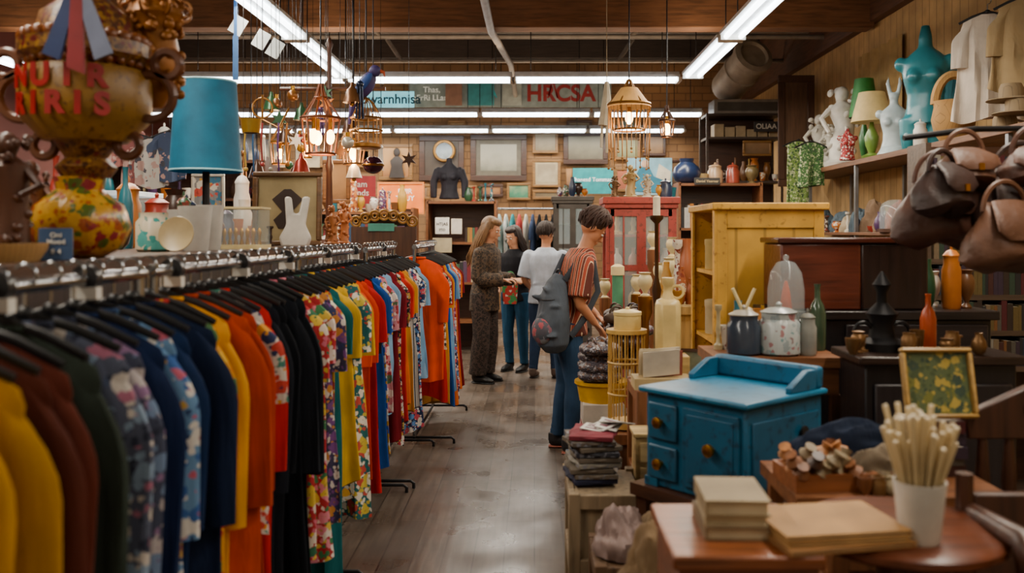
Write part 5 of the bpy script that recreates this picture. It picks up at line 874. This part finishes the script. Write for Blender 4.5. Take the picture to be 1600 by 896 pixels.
T('macrame_hanging','cream knotted macrame hanging with fringe','wall hanging',(XX(948,8.2),8.2,ZZ(205,8.2)),0,MB().tube([(-.03,0,.05),(0,0,.3),(0,0,.45)],[.05,.04,.02]).tube([(-.04,0,.1),(-.05,0,-.15)],.012).tube([(0,0,.1),(0,0,-.2)],.012).tube([(.04,0,.1),(.05,0,-.15)],.012).tube([(0,0,.4),(0,0,2.1)],.004),mat('#a89f88',.8))
# ------------ far shelves on the left side
shelf_unit('display_shelf','dark wooden shelf unit with assorted goods',-5.4,-3.2,10.6,11.1,(.4,.9,1.4,1.95,2.4),2.45,DKX)
shelf_unit('display_shelf','brown wooden shelf unit of bric-a-brac',-3.1,-1.5,11.0,11.5,(.4,.9,1.4,1.8),1.85,MDX)
clutter(-5.3,-3.3,10.7,10.9,2.4,16,'tall dark shelf unit',seed=51,r=(.05,.09),h=(.15,.4));clutter(-5.3,-3.3,10.7,10.9,1.95,15,'dark shelf unit',seed=52,r=(.05,.08),h=(.15,.34));clutter(-3.0,-1.6,11.1,11.3,1.8,16,'brown shelf unit',seed=53,r=(.05,.08),h=(.15,.4))
books(-5.35,-3.25,10.65,1.4,.35,.07,'books on far shelves');books(-3.05,-1.55,11.05,1.4,.28,.06,'books on far shelves')
frame(300,272,352,330,9.6,mat('#b8b0a0',.5),mat('#7d7d7d',.6,kind='floral',cols=('#b84232','#326a86','#c8c0b0','#c09028'),sc=9),'white framed colourful abstract poster',.03)
frame(505,250,548,318,9.0,mat('#7a4c22',.4,kind='woodx'),A('#5a3a2a','#a87a4a',sc=4),'brown framed sepia picture',.04)
for px,py,c,lb in((238,205,'#b0aca4','white'),(265,195,'#33425e','slate blue'),(190,175,'#8e5650','faded pink'),(215,200,'#763e3c','dusty red')):
    m=mat(c,.8,kind='floral',cols=(c,'#3a3a44','#a88880'),sc=6);z=ZZ(py,9.9);o=T('t_shirt',lb+' printed t-shirt hanging on display','t-shirt',(XX(px,9.9),9.9,z),.1,me=gmesh(.2,.62,px,m,.0,.0),group='display t-shirts')
    for q in(1,-1): P(o,'sleeve',None,None,me=smesh(.2,.2,px,m,q))
    h=T('clothes_hanger','black hanger with long wire above a display t-shirt','clothes hanger',(XX(px,9.9),9.9,z+.01),.1,me=hbm);P(h,'wire',MB().tube([(0,0,-.07),(0,0,4.58-z)],.003),IRON)
o=T('glass_counter','white edged glass display counter with lit top','display counter',(-4.1,7.6,0));P(o,'body',MB().box(-.8,-.3,0,.8,.3,1.0),mat('#54302c',.6));P(o,'glass_box',MB().box(-.8,-.3,1.0,.8,.3,1.85),GLS);P(o,'lit_edge',MB().box(-.82,-.32,1.85,.82,.32,1.89),mat('#cfd8da',.4,emit=.6))
for i,c in enumerate(('#3a5a7a','#a8783a','#6a4a3a','#8a3430','#a89878')):
    sign(262+i*50,208+10*(i%2),300+i*50,262,15.9,mat(c,.5,kind='art',cols=(c,'#a89878','#3a3430'),sc=7),[],'%s poster on the far wall'%('faded blue','tan','brown','dark red','cream')[i],WHT,'poster','poster')
d=8.3;o=T('carved_headboard','dark gilt carved wooden headboard with scrolls','furniture',(XX(600,d),d,0));P(o,'panel',MB().box(-.3,-.03,0,.3,.03,1.6),mat('#44291a',.4,kind='wood'))
for i in range(7): P(o,'scrollwork',MB().ring((-.26+.087*i,0,1.65+.03*sin(i*pi/6)*2),.045,.012,rot=(pi/2,0,0)).ring((-.26+.087*i,0,1.65+.03*sin(i*pi/6)*2),.02,.008,rot=(pi/2,0,0)),GOLDW)
P(o,'label_card',MB().box(-.14,-.045,1.56,.1,-.032,1.63),mat('#3a8276'))
# ------------ world + camera
w=bpy.data.worlds.new('world');bpy.context.scene.world=w;w.use_nodes=True;w.node_tree.nodes['Background'].inputs[0].default_value=(.95,.72,.48,1);w.node_tree.nodes['Background'].inputs[1].default_value=.4
cd=bpy.data.cameras.new('camera');cam=ob('camera',cd,(0,0,H),(pi/2,0,0));cd.sensor_width=36;cd.lens=36*F/1600;cd.shift_x=-35/1600;cd.shift_y=-85/1600
cd.dof.use_dof=True;cd.dof.focus_distance=6.5;cd.dof.aperture_fstop=2.0;cd.clip_end=60
bpy.context.scene.camera=cam
